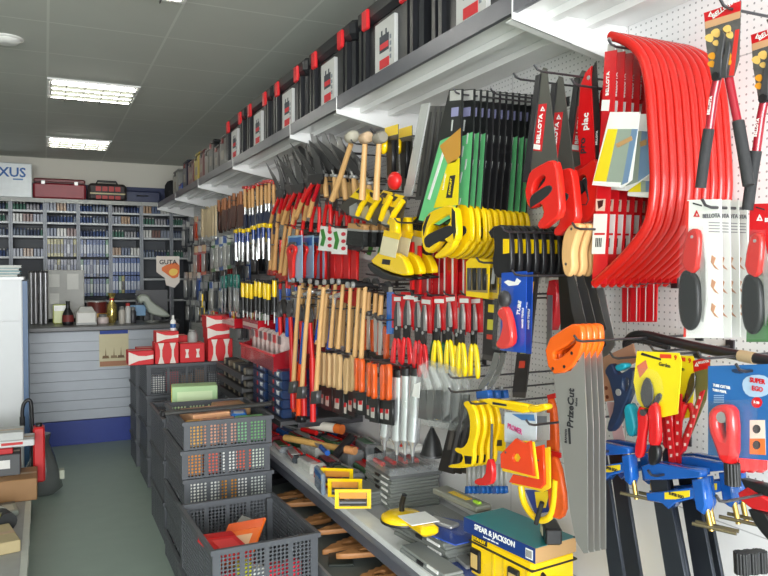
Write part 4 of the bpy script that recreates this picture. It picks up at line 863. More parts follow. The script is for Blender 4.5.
# ================================================================ tool wall: red saws, wooden handled saws, green sleeved saws
t = Tool('hand_saw', 'dark bladed saw with red handle, tip up, first on its hook', 'saw', 1.25, (545, 72), 'red handled saws hanging tip up')
BLD = mat((96, 96, 90), .42, .5, var=.1)
t.poly('blade', [(543.5, 67.5), (547, 68.5), (558, 163), (541, 175), (526, 184), (529, 160), (538, 78)], -.001, .001, BLD)
t.poly('tooth_guard', [(536.5, 75.5), (541.5, 74), (529.5, 182), (523.5, 182.5), (526, 160)], -.004, .004, P((34, 34, 38)), bev=.001)
s_ = t.poly('sticker', [(539.2, 104.5), (547.2, 103.5), (542, 151.5), (533.6, 150.5)], -.0018, -.0011, CARDRED)
t.text('BELLOTA', (540.3, 129), 5.6, PRINT, 80, -.0015, .03, .92, parent=s_); logo(t, (543.3, 109), 3, PRINT, -.0019, s_); t.poly('white_mark', [(534.6, 144), (541, 145), (540.4, 150), (534, 149)], -.0026, -.0019, PRINT, parent=s_)
RH = PG((220, 40, 32))
t.poly('handle', [(530, 181), (533, 171), (543, 165), (554, 159.5), (559, 163), (562, 190), (563.5, 215), (554, 222), (543.5, 230.5), (539.5, 224.5), (547.5, 214.5), (545, 203), (538, 207), (532, 209.5), (527.5, 194)], -.012, .012, RH, holes=[[(534.5, 192), (537, 183), (541.5, 177.5), (547, 175), (549, 179), (543, 187), (537, 194)]], bev=.004, sm=1)
t.poly('grip', [(533, 197), (541, 190.5), (553, 184), (557, 188), (554, 194), (546, 201), (537, 206.5), (533, 209)], -.0135, .0135, RUB, bev=.004, sm=1)
t.copy('dark bladed saw with red handle, second and behind the first on its hook', dx=.055, dz=-.018)
t.copy('dark bladed saw with red handle, third, against the red sheathed saw', dx=.135, dz=.008)
hook(536, 70, 1.20, 'long wire hook carrying the red handled saws'); hook(515, 78, 1.25, 'empty wire hook beside the red handled saws')
t = Tool('sheathed_saw', 'saw in a bright red sheath with white and black lettering', 'saw', 1.36, (590, 80), 'red sheathed saws')
t.poly('blade', [(588, 74), (596.5, 61), (597.5, 78), (602, 160), (590, 168)], -.001, .001, mat((50, 50, 50), .4, .5))
s_ = t.poly('sheath', [(582, 86), (587, 73), (593, 66), (592, 80), (596, 158), (597, 165), (583, 172), (579, 130)], -.006, -.0015, PG((214, 26, 30)))
t.text('plac', (587.5, 122), 8.5, PRINT, 85, -.0064, .03, .95, parent=s_); t.text('pro', (584.5, 146), 8.5, INK, 85, -.0064, .03, .95, parent=s_)
t.text('BELLOTA', (597.5, 138), 2.5, PRINT, 87, -.0015, .02, 1, parent=s_)
t.poly('handle', [(571, 186), (576, 172), (588, 166), (597, 158), (601, 164), (601.5, 195), (598, 212), (588, 224), (577, 222), (571, 206)], -.013, .013, RH, holes=[[(577, 186), (580, 178), (588, 174), (591, 184), (588, 192), (580, 196)]], bev=.004, sm=1)
t.poly('grip', [(573, 188), (590, 177.5), (593, 200), (590, 206), (575, 204)], -.0145, .0145, RUB, holes=[[(577, 188), (582, 181), (586, 183), (584, 192), (579, 196)]], bev=.003)
o = t.p((590.5, 78)); part('rivet', MB().lathe([(.006, -.008), (.006, .002)], (o[0], 0, o[1]), 'y', 12), STEEL, t.root)
t.copy('saw in a red sheath, behind the first sheathed saw and against the bow saws', dx=.07, dz=-.012)
hook(573, 84, 1.28, 'wire hook carrying the red sheathed saws')
# wooden handled pruning saws
t = Tool('pruning_saw', 'pruning saw with curved beech handle, outermost of three', 'saw', 1.30, (575, 228), 'beech handled pruning saws')
t.poly('handle', [(568, 231), (573, 224.5), (580, 222.5), (584, 226), (579, 237), (575, 252), (576.5, 268), (572.5, 277.5), (566.5, 275), (564, 256), (565.5, 240)], -.012, .012, wood((222, 176, 116)), bev=.005, sm=2)
t.poly('blade', [(566.5, 270), (573, 272), (579, 292), (588, 330), (580, 340), (572, 312)], -.001, .001, mat((86, 84, 80), .4, .6))
for x, y in ((575, 229), (569.5, 264)):
    o = t.p((x, y)); part('rivet', MB().lathe([(.004, -.013), (.004, .013)], (o[0], 0, o[1]), 'y', 10), DKSTEEL, t.root)
t.copy('pruning saw with curved beech handle, second of three', dx=.032); t.copy('pruning saw with curved beech handle, third of three against the bow saws', dx=.062)
hook(574, 228, 1.26, 'wire hook carrying the beech handled pruning saws')
for i, (x, c) in enumerate(((558, (74, 72, 68)), (580, (60, 60, 60)), (590, (190, 190, 188)))):
    t = Tool('spare_saw', ['dark', 'blackened', 'bright silver'][i]+' spare saw blade hanging below the beech handles', 'saw blade', 1.40+.03*i, (x+6, 272), 'spare saw blades below the beech handles')
    t.poly('blade', [(x, 262), (x+8, 262), (x+26-6*(i == 0), 345), (x+12, 362), (x+3, 330)], -.001, .001, mat(c, .35, .7)); o = t.p((x+4, 265)); part('hang_hole', MB().lathe([(.003, -.002), (.003, .002)], (o[0], 0, o[1]), 'y', 8), BLACK, t.root)
# green and black sleeved saws
GS = GLOSSCARD((112, 206, 136)); YG = PG((248, 206, 16))
def sleeved_saw(label, X, ox, oy, green=True, front=False, group='saws in green and black sleeves'):
    q = lambda pts: [(a+ox, b+oy) for a, b in pts]
    t = Tool('sleeved_saw', label, 'saw', X, (456+ox, 95+oy), group)
    sl = t.poly('sleeve', q([(450, 90), (463, 89), (461, 150), (456, 215), (440, 226), (418, 222), (425, 190), (438, 140)]), -.003, .003, GLOSSCARD((34, 36, 36)) if green else GLOSSCARD((40, 40, 42)))
    if green:
        t.poly('green_print', q([(441, 141), (461.5, 132), (456, 215), (440, 225), (419.5, 220)]), -.0038, -.0031, GS, parent=sl)
        t.poly('printed_line', q([(444, 150), (446.5, 150), (431, 200), (428.5, 199)]), -.0046, -.0039, PRINT, parent=sl)
    else:
        for k in range(5): t.poly('printed_mark', q([(447+1.4*(k % 2)-2.6*k, 110+22*k), (450+1.4*(k % 2)-2.6*k, 110+22*k), (449-2.6*k, 122+22*k), (446-2.6*k, 122+22*k)]), -.0038, -.0031, GLOSSCARD((170, 170, 166)), parent=sl)
    for k in range(7): t.poly('printed_streak', q([(453+(k*5 % 8)-1.7*k, 120+13*k), (454.4+(k*5 % 8)-1.7*k, 120+13*k), (453.2+(k*5 % 8)-1.9*k, 131+13*k), (452+(k*5 % 8)-1.9*k, 131+13*k)]), -.0046, -.0039, GLOSSCARD((206, 210, 204)), parent=sl)
    t.poly('printed_badge', q([(452.5, 108), (459.5, 107), (459, 116), (452, 117)]), -.0038, -.0031, GLOSSCARD((150, 150, 190)), parent=sl); t.poly('printed_panel', q([(451, 91), (462, 90), (461.8, 100), (450.6, 101)]), -.0038, -.0031, GLOSSCARD((190, 190, 186)), parent=sl)
    if front:
        t.poly('brown_panel', q([(441, 146), (462, 128), (461.5, 155), (457, 162), (449, 164)]), -.0054, -.0047, GLOSSCARD((206, 150, 60)), parent=sl)
        y_ = t.poly('yellow_panel', q([(449, 164), (461, 158), (459.5, 205), (435, 208)]), -.0054, -.0047, GLOSSCARD((246, 222, 20)), parent=sl)
        b_ = t.poly('black_badge', q([(451.5, 176), (457, 175), (453.5, 198), (447.5, 198)]), -.0062, -.0055, INK, parent=sl); t.text('STANLEY', (452.3, 186.7), 3.1, GLOSSCARD((246, 222, 20)), 78, -.0066, .03, .95, parent=sl)
        t.text('Universal', (445.5, 182), 3.6, PRINT, 72, -.0042, .02, .9, parent=sl)
    hw = .013 if front else .0085
    t.poly('handle', q([(424, 228), (430, 214), (441, 208), (455, 205), (459, 212), (460, 232), (459, 241), (452, 244), (446, 238), (437, 250), (430, 254), (425, 246)]), -hw, hw, YG, holes=[[(428.5, 240), (432, 226), (442, 220), (452, 214), (454, 220), (449, 228), (440, 232), (432, 246)]], bev=.004, sm=1)
    if front: t.poly('inlay', q([(455.5, 207.5), (458.5, 212), (459.5, 232), (457.5, 240), (455, 224)]), -hw-.001, -hw+.001, RUB); t.poly('inlay', q([(426, 228), (430, 217), (434, 214), (430, 224), (427, 236)]), -hw-.001, -hw+.001, RUB)
    t.poly('grip', q([(426, 240), (431, 234), (444, 228), (455, 224), (458, 232), (452, 238), (440, 243), (430, 250)]), -hw-.0015, hw+.0015, RUB, bev=.005, sm=1)
    t.poly('horn', q([(452, 240), (459, 238), (454, 250), (446, 257), (438, 259), (437, 255), (444, 250)]), -hw+.001, hw-.001, YG, bev=.004, sm=1)
    return t
sleeved_saw('saw in green sleeve with yellow panel and handle, outermost of the row', 1.22, 0, 0, True, True)
sq = [1, 1, 1, 0, 0, 0, 0, 1, 1, 1]
for k, g in enumerate(sq):
    sleeved_saw('saw in %s sleeve with yellow handle, %s behind the outermost one' % ('green' if g else 'black', ORD[k]), 1.256+.0315*k, 12+6.4*k, .6*k, bool(g))
for i, x in enumerate((455, 492)): hook(x, 93, 1.2+.1*i, ['wire hook carrying the green sleeved saws', 'second wire hook carrying the green sleeved saws'][i])
t = Tool('saw', 'black and yellow saw peeping out behind the outermost green sleeve', 'saw', 1.30, (425, 215)); t.root.name = 'hand_saw'
t.poly('blade', [(436, 150), (441, 150), (424, 236), (408, 250), (412, 232)], -.001, .001, DKSTEEL); t.poly('handle', [(414, 222), (424, 212), (432, 240), (428, 262), (408, 268), (404, 250)], -.012, .012, BLACK, bev=.004, sm=1); t.poly('edge', [(412, 226), (415, 223), (407, 262), (404, 262)], -.013, -.0121, YG)
# rulers / silver pack left of the green saws
t = Tool('ruler_pack', 'long silver white ruler pack hanging beside the green sleeved saws', 'ruler', 1.26, (428, 105))
t.poly('sleeve', [(422, 104), (430, 103), (412, 196), (404, 196)], -.003, .003, mat((206, 208, 206), .25, .3)); t.poly('end_label', [(405.6, 186), (413, 186), (412, 194), (404.3, 194)], -.0038, -.0031, GLOSSCARD((170, 170, 166)))
for k in range(3):
    u = Tool('spirit_level', 'grey metal straight edge hanging behind the silver ruler pack, %s back' % ORD[k], 'straight edge', 1.30+.03*k, (434+5*k, 108), 'grey straight edges'); u.poly('bar', [(430+5*k, 106), (436+5*k, 106), (424+5*k, 200), (416+5*k, 200)], -.004, .004, mat((120, 120, 118), .35, .6)); u.poly('scale', [(431+5*k, 112), (433+5*k, 112), (422+5*k, 196), (420+5*k, 196)], -.0048, -.0041, mat((70, 70, 70), .5))
# black saws with yellow flash
t = Tool('black_handle', 'black hook handled saw with yellow flash, outermost of eight', 'saw', 1.22, (504, 230), 'black saws with yellow flashes'); t.root.name = 'folding_knife_saw'
t.poly('handle', [(494, 230), (500, 224.5), (508, 226), (512.5, 234), (513.5, 270), (508, 277), (497, 278), (494, 262), (497, 246)], -.008, .008, P((30, 30, 32)), bev=.003, sm=1)
t.poly('flash', [(505.5, 239), (511.5, 239), (511.5, 253), (505.5, 254)], -.0088, -.0081, PG((248, 206, 16))); t.poly('blade', [(495, 250), (498, 250), (494, 284), (491, 284)], -.001, .001, STEEL); t.poly('hook_end', [(490, 232), (496, 226), (498, 230), (493, 238)], -.007, .007, P((30, 30, 32)), bev=.002)
t.root.name = 'pocket_saw'
for k in range(1, 8): t.copy('black hook handled saw with yellow flash, %s behind the outermost' % ORD[k-1], dx=.0285*k)
hook(503, 231, 1.18, 'wire hook carrying the black saws with yellow flashes')
# blister 2
def small_cutter(label, X, ox, oy):
    q = lambda pts: [(a+ox, b+oy) for a, b in pts]
    t = Tool('pipe_cutter', label, 'pipe cutter', X, (514+ox, 275+oy), 'red pipe cutters in blue blisters')
    c = t.poly('card', q([(501.5, 273), (526.5, 271), (525, 353), (500, 350)]), 0, .002, GLOSSCARD((30, 78, 176)))
    t.poly('printed_tool', q([(504, 282), (508, 280), (515, 282), (517, 278), (521, 281), (518, 285), (509, 286)]), -.0008, -.0001, PRINT, parent=c); t.text('TUBE', (519.5+ox, 308+oy), 5, PRINT, 78, -.0004, .03, .9, parent=c); t.text('HAND TOOLS', (523+ox, 318+oy), 2.6, PRINT, 88, -.0004, .02, .9, parent=c)
    t.poly('body', q([(503.5, 312), (508, 306), (513, 307), (518, 325), (519.5, 342), (514, 348), (505, 349), (502, 343), (507, 336), (510, 322), (506, 318)]), -.026, -.003, PG((222, 44, 36)), bev=.006, sm=1)
    o = t.p((509+ox, 299+oy)); part('knob', MB().ball((o[0], -.015, o[1]), (.05, .034, .05)), mat((34, 30, 32), .45), t.root); t.poly('stem', q([(507, 302), (511, 302), (511, 310), (508, 310)]), -.02, -.01, STEEL)
    t.poly('blister', q([(502, 288), (522, 286), (522, 351), (501, 349)]), -.030, -.029, BLIS); return t
small_cutter('red pipe cutter in blue blister hanging under the black flashed saws', 1.20, 0, 0); small_cutter('red pipe cutter in blue blister, just behind the outer blister', 1.24, 6, 1)
hook(514, 275, 1.16, 'wire hook carrying the small blue blisters')
def blade_sleeve(label, X, pts, at):
    t = Tool('blade_sleeve', label, 'sleeve', X, at, 'black and yellow blade sleeves'); c = t.poly('sleeve', pts, -.003, .003, GLOSSCARD((42, 38, 38)))
    (ax, ay), (bx, by), (cx, cy), (dx, dy) = pts
    for f0, f1, col in ((.08, .3, (206, 150, 60)), (.36, .46, (236, 206, 40)), (.55, .68, (200, 190, 60)), (.74, .8, (190, 60, 40))):
        L = lambda f, s: ((ax+(dx-ax)*f)*(1-s)+(bx+(cx-bx)*f)*s, (ay+(dy-ay)*f)*(1-s)+(by+(cy-by)*f)*s)
        t.poly('printed_band', [L(f0, .3), L(f0, .75), L(f1, .75), L(f1, .3)], -.0038, -.0031, GLOSSCARD(col), parent=c)
    t.poly('tail', [(dx, dy), (cx, cy), (cx-1, cy+6), (dx, dy+5)], -.002, .002, mat((90, 86, 84), .3, .5)); return t
blade_sleeve('black blade sleeve with yellow bands, counter side of the small blue blister', 1.27, [(487, 276), (500, 276), (495, 356), (483, 354)], (494, 278))
blade_sleeve('black blade sleeve with yellow bands, behind and below the small blue blister', 1.30, [(527, 272), (539, 272), (526, 392), (513, 392)], (533, 274))
for i, (a, b) in enumerate(((0, 0), (6, 3))):
    t = Tool('trowel_blade', ['bright curved steel blade hanging below the counter side sleeve', 'second bright curved steel blade behind the first'][i], 'blade', 1.25+.03*i, (492+a, 352), 'curved steel blades'); t.root.name = 'curved_blade'
    t.poly('blade', [(495+a, 350), (500+a, 352), (498+a, 366), (490+a, 382), (480+a, 391+b), (478+a, 387+b), (487+a, 374), (492+a, 362)], -.0015, .0015, mat((196, 196, 194), .2, .9), sm=1); t.poly('clip', [(494+a, 346), (500+a, 347), (500+a, 353), (494+a, 352)], -.003, .003, BLACK)
t = Tool('chainsaw_bar', 'red tool with dark body on the wall between blisters and orange saws', 'tool', 1.45, (556, 282)); t.root.name = 'boxed_tool'
t.poly('body', [(551, 281), (561, 279), (562, 300), (558, 330), (552, 330)], -.02, .01, PG((206, 34, 44)), bev=.004, sm=1); t.poly('shaft', [(553, 295), (558, 295), (557, 350), (552, 350)], -.022, -.0201, mat((150, 152, 160), .3, .5)); t.poly('tip', [(552, 350), (557, 350), (556, 362), (553, 362)], -.02, -.01, BLACK)
# ---- lower middle: yellow stick, hacksaws, orange squares, white packs
t = Tool('putty_tool', 'long yellow tool lying along hooks above the white packs', 'tool', 1.22, (515, 404)); t.root.name = 'yellow_straightedge'
t.poly('body', [(481, 399), (492, 398), (531, 404.5), (533, 411), (525, 413), (495, 406)], -.012, .012, YG, bev=.004); t.poly('handle', [(531, 405), (540, 404), (549, 403), (550, 409), (543, 411), (537, 413), (532, 411)], -.013, .013, YG, bev=.005, sm=1); t.poly('badge', [(496, 401.5), (510, 404), (510, 406), (496, 404)], -.0128, -.0121, INK)
for k in range(3):
    t = Tool('clamp_head', 'blue block tool hanging at hook end, %s from the counter side' % ORD[k], 'tool', 1.26+.05*k, (484+8*k, 392), 'blue block tools'); t.root.name = 'blue_block_tool'
    t.poly('block', [(478+8*k, 391), (490+8*k, 390), (491+8*k, 398), (479+8*k, 399)], -.01, .01, PG((36, 92, 170)), bev=.003); t.poly('pin', [(483+8*k, 386), (486+8*k, 386), (486+8*k, 391), (483+8*k, 391)], -.004, .004, STEEL)
t = Tool('hacksaw', 'yellow framed hacksaw, outermost of four', 'hacksaw', 1.22, (470, 405), 'yellow framed hacksaws')
t.poly('frame', [(464, 403), (468, 400.5), (473, 402), (478, 413), (479.5, 430), (475, 447), (475.5, 458), (474, 466), (466, 468), (450, 468), (450, 464.5), (463, 463), (465, 455), (457, 452), (456, 447), (464, 448.5), (470, 440), (472, 425), (470, 412)], -.007, .007, YG, bev=.003, sm=1)
t.poly('blade', [(463, 404), (465.5, 405), (452, 467), (449.5, 466)], -.001, .001, DKSTEEL); t.poly('grip', [(466, 455), (474, 456), (473, 464), (467, 464)], -.0085, .0085, BLACK, bev=.003)
for k in range(1, 4): t.copy('yellow framed hacksaw, %s behind the outermost' % ORD[k-1], dx=.026*k)
hook(470, 404, 1.16, 'wire hook carrying the yellow hacksaws')
for k in range(3):
    t = Tool('blade_pack', 'black flat pack standing behind the yellow hacksaws, %s from the counter side' % ORD[k], 'pack', 1.30+.035*k, (462+7*k, 404), 'black flat packs'); t.root.name = 'flat_pack'
    t.poly('sleeve', [(456+7*k, 402), (465+7*k, 403), (454+7*k, 474), (439+7*k, 470)], -.004, .004, GLOSSCARD((34, 33, 34))); t.poly('printed_mark', [(452+7*k, 430), (456+7*k, 430), (452+7*k, 450), (448+7*k, 450)], -.0048, -.0041, GLOSSCARD((84, 80, 76)))
t = Tool('scraper', 'red handled angled scraper hanging beside the yellow hacksaws', 'scraper', 1.20, (491, 440))
t.poly('handle', [(488.5, 459), (493.5, 459), (495, 479), (491, 485.5), (477, 485), (476, 479), (487, 477)], -.008, .008, PG((212, 36, 38)), bev=.003, sm=1); t.tube('shaft', [(492, 424), (491, 460)], .004, DKSTEEL)
for k in range(9):
    t = Tool('rasp', 'blue and steel rasp hanging below the hacksaws, %s from the counter side' % ORD[k], 'rasp', 1.34+.012*(k % 3), (468+4.6*k, 470), 'blue and steel rasps')
    t.poly('blade', [(466.8+4.6*k, 464), (469.4+4.6*k, 464), (469+4.6*k, 487), (467+4.6*k, 487)], -.003, .003, STEEL); t.poly('handle', [(466.4+4.6*k, 486), (469.8+4.6*k, 486), (470.4+4.6*k, 493), (466+4.6*k, 494)], -.006, .006, PG((30, 84, 150)), bev=.002)
for i, (ox, X, lab) in enumerate(((0, 1.235, 'blue white pack with pink lettering above the orange squares'), (31, 1.27, 'grey white pack beside the pink lettered one'))):
    t = Tool('pack', lab, 'pack', X, (520+ox, 414)); t.root.name = 'carded_pack'
    w_ = 31 if i == 0 else 13
    c = t.poly('card', [(504.5+ox, 412), (505+ox+w_, 413), (505+ox+w_, 440), (504.5+ox, 442)], 0, .003, GLOSSCARD((206, 216, 226) if i == 0 else (186, 186, 182)))
    if i == 0: t.text('PROMER', (515, 429), 5.5, GLOSSCARD((206, 60, 130)), -4, -.0004, .03, .85, parent=c); t.poly('blue_print', [(512, 414), (534, 414.5), (535, 421), (522, 420)], -.0008, -.0001, GLOSSCARD((80, 130, 190)), parent=c)
    else: t.poly('printed_panel', [(506+ox, 416), (516+ox, 416), (516+ox, 424), (506+ox, 424)], -.0008, -.0001, GLOSSCARD((120, 124, 130)), parent=c)
    t.poly('blister', [(507+ox, 424), (503+ox+w_, 424), (503+ox+w_, 438), (507+ox, 439)], -.014, -.013, BLIS)
hook(528, 425, 1.15, 'grey hook rod in front of the white packs')
t = Tool('pack', 'yellow card behind the white packs', 'card', 1.30, (500, 430)); t.root.name = 'yellow_card'
t.poly('card', [(492, 424), (505, 424), (505, 452), (494, 450)], 0, .003, GLOSSCARD((240, 206, 30))); t.poly('printed_mark', [(495, 440), (502, 440), (502, 446), (495, 446)], -.0008, -.0001, INK)
def square(label, X, pts, hole, back, at):
    t = Tool('magnetic_square', label, 'welding square', X, at, 'orange welding squares')
    t.poly('plate', pts, -.008, .0, PG((236, 72, 34)), holes=[hole] if hole else (), bev=.001); t.poly('edge_plate', back, .0005, .006, PG((244, 206, 40)))
    o = t.p(at); part('rivet', MB().lathe([(.003, -.0095), (.003, -.0075)], (o[0], 0, o[1]), 'y', 10), DKSTEEL, t.root); return t
hx = lambda x, y, r: [(x+r*math.cos(R(60*k)), y+r*1.1*math.sin(R(60*k))) for k in range(6)]
square('orange welding square with round hole, outermost of the pair', 1.20, [(502.5, 454), (518, 438), (523, 441), (528, 443), (532, 440.5), (536, 476), (503, 467.5)], hx(518.5, 457.5, 4.2), [(501.5, 455), (518, 440), (533, 442), (537.5, 479), (502, 471)], (508, 452))
square('larger orange welding square behind and below the pierced one', 1.24, [(511, 482), (515, 474), (530, 477), (537, 474), (536, 447), (545, 444.5), (546.5, 484), (542, 488.5)], None, [(511, 484), (516, 478), (536, 478), (537, 450), (549, 447), (549.5, 488), (543, 492)], (541, 460))
t = Tool('coping_saw', 'yellow hooped saw with black handle and blue yellow card below the orange squares', 'saw', 1.26, (530, 492))
t.tube('hoop', [(521, 486), (523, 500), (528, 510), (536, 519), (544, 521), (552, 515), (555, 500), (556, 480)], .010, YG, 10, sm=1)
t.tube('handle', [(545.5, 502, -.012), (539.5, 523, -.012)], .007, RUB); c = t.poly('card', [(524, 490), (550, 490), (549, 512), (534, 514)], .003, .005, GLOSSCARD((40, 60, 130))); t.poly('printed_panel', [(534, 492), (549, 491), (545, 508), (536, 508)], .0021, .0029, GLOSSCARD((240, 206, 40)), parent=c)
for i, (pts, X) in enumerate((([(549, 400), (556, 398), (560, 440), (558, 470), (550, 500), (546, 480), (550, 440)], 1.30), ([(552, 455), (561, 458), (569, 505), (564, 520), (552, 516), (550, 480)], 1.27))):
    t = Tool('plastic_bag', ['long orange bag hanging behind the silver saw blades', 'orange red bag of small parts beside the silver saw tips'][i], 'bag', X, pts[0]); t.root.name = 'hanging_bag'
    t.poly('film', pts, -.012, .004, mat((236, 96, 34), .25, var=.25, scale=40., bump=.5), bev=.005, sm=1); t.poly('clip', [(pts[0][0]-1, pts[0][1]-5), (pts[1][0], pts[1][1]-5), pts[1], pts[0]], -.004, .002, GLOSSCARD((210, 30, 34)))
# ================================================================ tool wall, middle stretch
FE = 'from the counter end'
# ---- pliers on red cards
def pliers(label, X, x, y, c, group):
    t = Tool('pliers', label, 'pliers', X, (x, y), group)
    cd_ = t.poly('card', [(x-6, y), (x+7, y), (x+7, y+34), (x-6, y+34)], .003, .005, CARDRED); t.poly('card_print', [(x-4, y+3), (x+5, y+3), (x+5, y+7), (x-4, y+7)], .0021, .0029, PRINT, parent=cd_)
    t.poly('jaw', [(x-2.4, y+32), (x-2.2, y+18), (x-.6, y+8), (x+.4, y+8), (x+.6, y+32)], -.007, .0, DKSTEEL, bev=.001); t.poly('jaw', [(x+.7, y+32), (x+.6, y+8), (x+1.6, y+8), (x+3.0, y+18), (x+3.2, y+32)], -.007, .0, STEEL, bev=.001)
    t.poly('grip', [(x-2.6, y+44), (x-.4, y+44), (x-1.4, y+60), (x-2, y+76), (x-4.6, y+76), (x-5.2, y+62)], -.010, .002, PG(c), bev=.004, sm=1); t.poly('grip', [(x+.6, y+44), (x+2.8, y+44), (x+5.0, y+60), (x+5.2, y+76), (x+2.4, y+77), (x+1.6, y+60)], -.010, .002, PG(c), bev=.004, sm=1)
    t.poly('shank', [(x-2.6, y+31), (x+3, y+31), (x+2.6, y+45), (x-2.4, y+45)], -.006, .0, BLACK, bev=.001)
    o = t.p((x, y+34)); part('pivot_bolt', MB().lathe([(.007, -.0085), (.007, -.001)], (o[0], 0, o[1]), 'y', 12), STEEL, t.root); return t
t = pliers('', 1.27, 398, 294, (214, 30, 38), 'pliers on red cards'); t.row('red gripped pliers on a red card', [398, 407, 416, 425], 294, 295)
t = pliers('green gripped pliers on a red card between red and yellow ones', 1.30, 436, 296, (24, 110, 66), 'pliers on red cards'); t.at(446, 297, 'second pair of green gripped pliers on a red card, beside the yellow grips')
t = pliers('', 1.27, 438, 297, (246, 214, 20), 'pliers on red cards'); t.row('yellow gripped pliers on a red card', [438, 450, 457.5, 465, 472], 296, 298)
for i, x in enumerate((395, 412, 428, 445, 462)): hook(x, 295, 1.23, 'wire hook over the carded pliers, %s %s' % (ORD[i], FE))
# ---- red blade packs, poles, small yellow pack
t = Tool('blade_pack', '', 'pack', 1.34, (430, 248), 'tall red packs above the pliers')
c = t.poly('card', [(427, 247), (436, 247), (435, 298), (426, 298)], 0, .004, CARDRED); t.poly('printed_strip', [(431.5, 250), (433, 250), (432.4, 296), (431, 296)], -.0008, -.0001, PRINT, parent=c); t.poly('printed_panel', [(427.5, 254), (430.6, 254), (430.2, 270), (427.2, 270)], -.0008, -.0001, GLOSSCARD((150, 20, 28)), parent=c)
t.row('tall red blade pack above the carded pliers', [418, 427, 436, 444, 452, 460], 247, 248)
t = Tool('wrecking_bar', '', 'bar', 1.26, (413, 240), 'thin red poles before the red packs'); t.poly('pole', [(411.5, 240), (414.5, 240), (414.5, 288), (411.5, 288)], -.006, .006, RED, bev=.003); t.poly('tip', [(411.8, 288), (414.2, 288), (413.6, 294), (412.4, 294)], -.004, .004, BLACK); t.row('thin red pole with black tip below the black yellow saw', [412, 418], 242, 243)
t = Tool('bit_pack', 'yellow pack of small chisels above the carded pliers', 'pack', 1.22, (478, 262)); c = t.poly('card', [(466, 262), (470, 258), (486, 260), (489, 264), (488, 299), (466, 296)], 0, .004, GLOSSCARD((238, 200, 24)))
t.poly('window', [(467, 272), (488, 274), (487.6, 293), (466.6, 291)], -.0008, -.0001, GLOSSCARD((146, 126, 84)), parent=c)
for k in range(4): t.poly('chisel', [(469+5*k, 268), (472+5*k, 268), (471.6+5*k, 290), (469.6+5*k, 290)], -.008, -.001, BLACK if k % 2 else DKSTEEL, bev=.001)
t.copy('yellow pack of small chisels, just behind the outer one', dx=.035)
hook(478, 262, 1.17, 'wire hook carrying the yellow chisel packs'); hook(452, 250, 1.28, 'wire hook carrying the red blade packs')
# ---- chrome tubes
t = Tool('grease_gun', '', 'tool', 1.27, (400, 368), 'chrome tubed tools'); t.root.name = 'caulking_gun'
t.tube('barrel', [(396.5, 376), (395, 408), (393, 437)], .025, CHROME, 16); t.tube('collar', [(396.7, 369), (396.5, 376)], .0265, BLACK, 16); t.tube('spout', [(393, 437), (392.6, 443), (392.4, 452)], [.025, .011, .006], CHROME, 12); t.tube('nozzle', [(392.4, 450), (392.2, 458)], .006, DKSTEEL, 10); t.poly('lever', [(391, 366), (394, 364), (402, 367), (402, 370), (394, 370)], -.006, .006, BLACK, bev=.002)
t.row('chrome tubed grease gun hanging under the red gripped pliers', [394, 404, 411, 419], 368, 369)
hook(400, 366, 1.22, 'wire hook carrying the chrome tubes')
t = Tool('black_funnel', 'black cone hanging nose up beside the last chrome tube', 'cone', 1.32, (432, 428)); t.root.name = 'funnel'
o = t.p((432, 455)); o2 = t.p((432, 426)); part('cone', MB().lathe([(.045, 0), (.03, (o2[1]-o[1])*.5), (.004, o2[1]-o[1])], (o[0], 0, o[1]), 'z', 16), BLACK, t.root); part('ring', MB().lathe([(.047, -.004), (.047, .004)], (o[0], 0, o[1]), 'z', 16), DKSTEEL, t.root)
# ---- clear bags of spatulas
for k in range(4):
    x = 418+9*k; y = 362+1.5*k
    t = Tool('clear_pack', 'crinkled clear pack of dark spatulas hanging under the pliers, %s %s' % (ORD[k], FE), 'pack', 1.20+.03*k, (x+14, y), 'clear packs under the pliers')
    t.poly('film', [(x+2, y+3), (x+12, y-2), (x+26, y+4), (x+33, y+18), (x+30, y+52), (x+16, y+66), (x+3, y+62), (x-15 if k == 0 else x-3, y+42), (x-2, y+24)], -.006, .006, mat((196, 200, 198), .12, var=.0, alpha=.17, coat=.8), bev=.002)
    t.poly('film_fold', [(x+4, y+4), (x+9, y+2), (x+16, y+26), (x+12, y+28)], -.010, -.0062, mat((236, 240, 238), .08, var=0., alpha=.3, coat=1.)); t.poly('film_fold', [(x+14, y+4), (x+18, y+6), (x+26, y+24), (x+22, y+26)], -.010, -.0062, mat((236, 240, 238), .08, var=0., alpha=.3, coat=1.))
    for q in range(3): t.poly('spatula', [(x+3+8*q, y+28), (x+8+8*q, y+28), (x+10+7*q, y+58), (x+1+7*q, y+56)], -.004, .004, [mat((66, 66, 66), .4, .3), mat((96, 96, 94), .35, .4), BLACK][(q+k) % 3])
    if k == 1: t.poly('yellow_tag', [(x+11, y+44), (x+15, y+45), (x+14, y+56), (x+10, y+56)], -.0075, -.0062, YG)
    if k == 0: t.poly('white_tag', [(x-1, y+22), (x+5, y+20), (x+4, y+36), (x-3, y+34)], -.0118, -.0101, PRINT)
for i, y in enumerate((378, 392)): hook(450, y, 1.17, ['upper', 'lower'][i]+' wire hook through the clear packs')
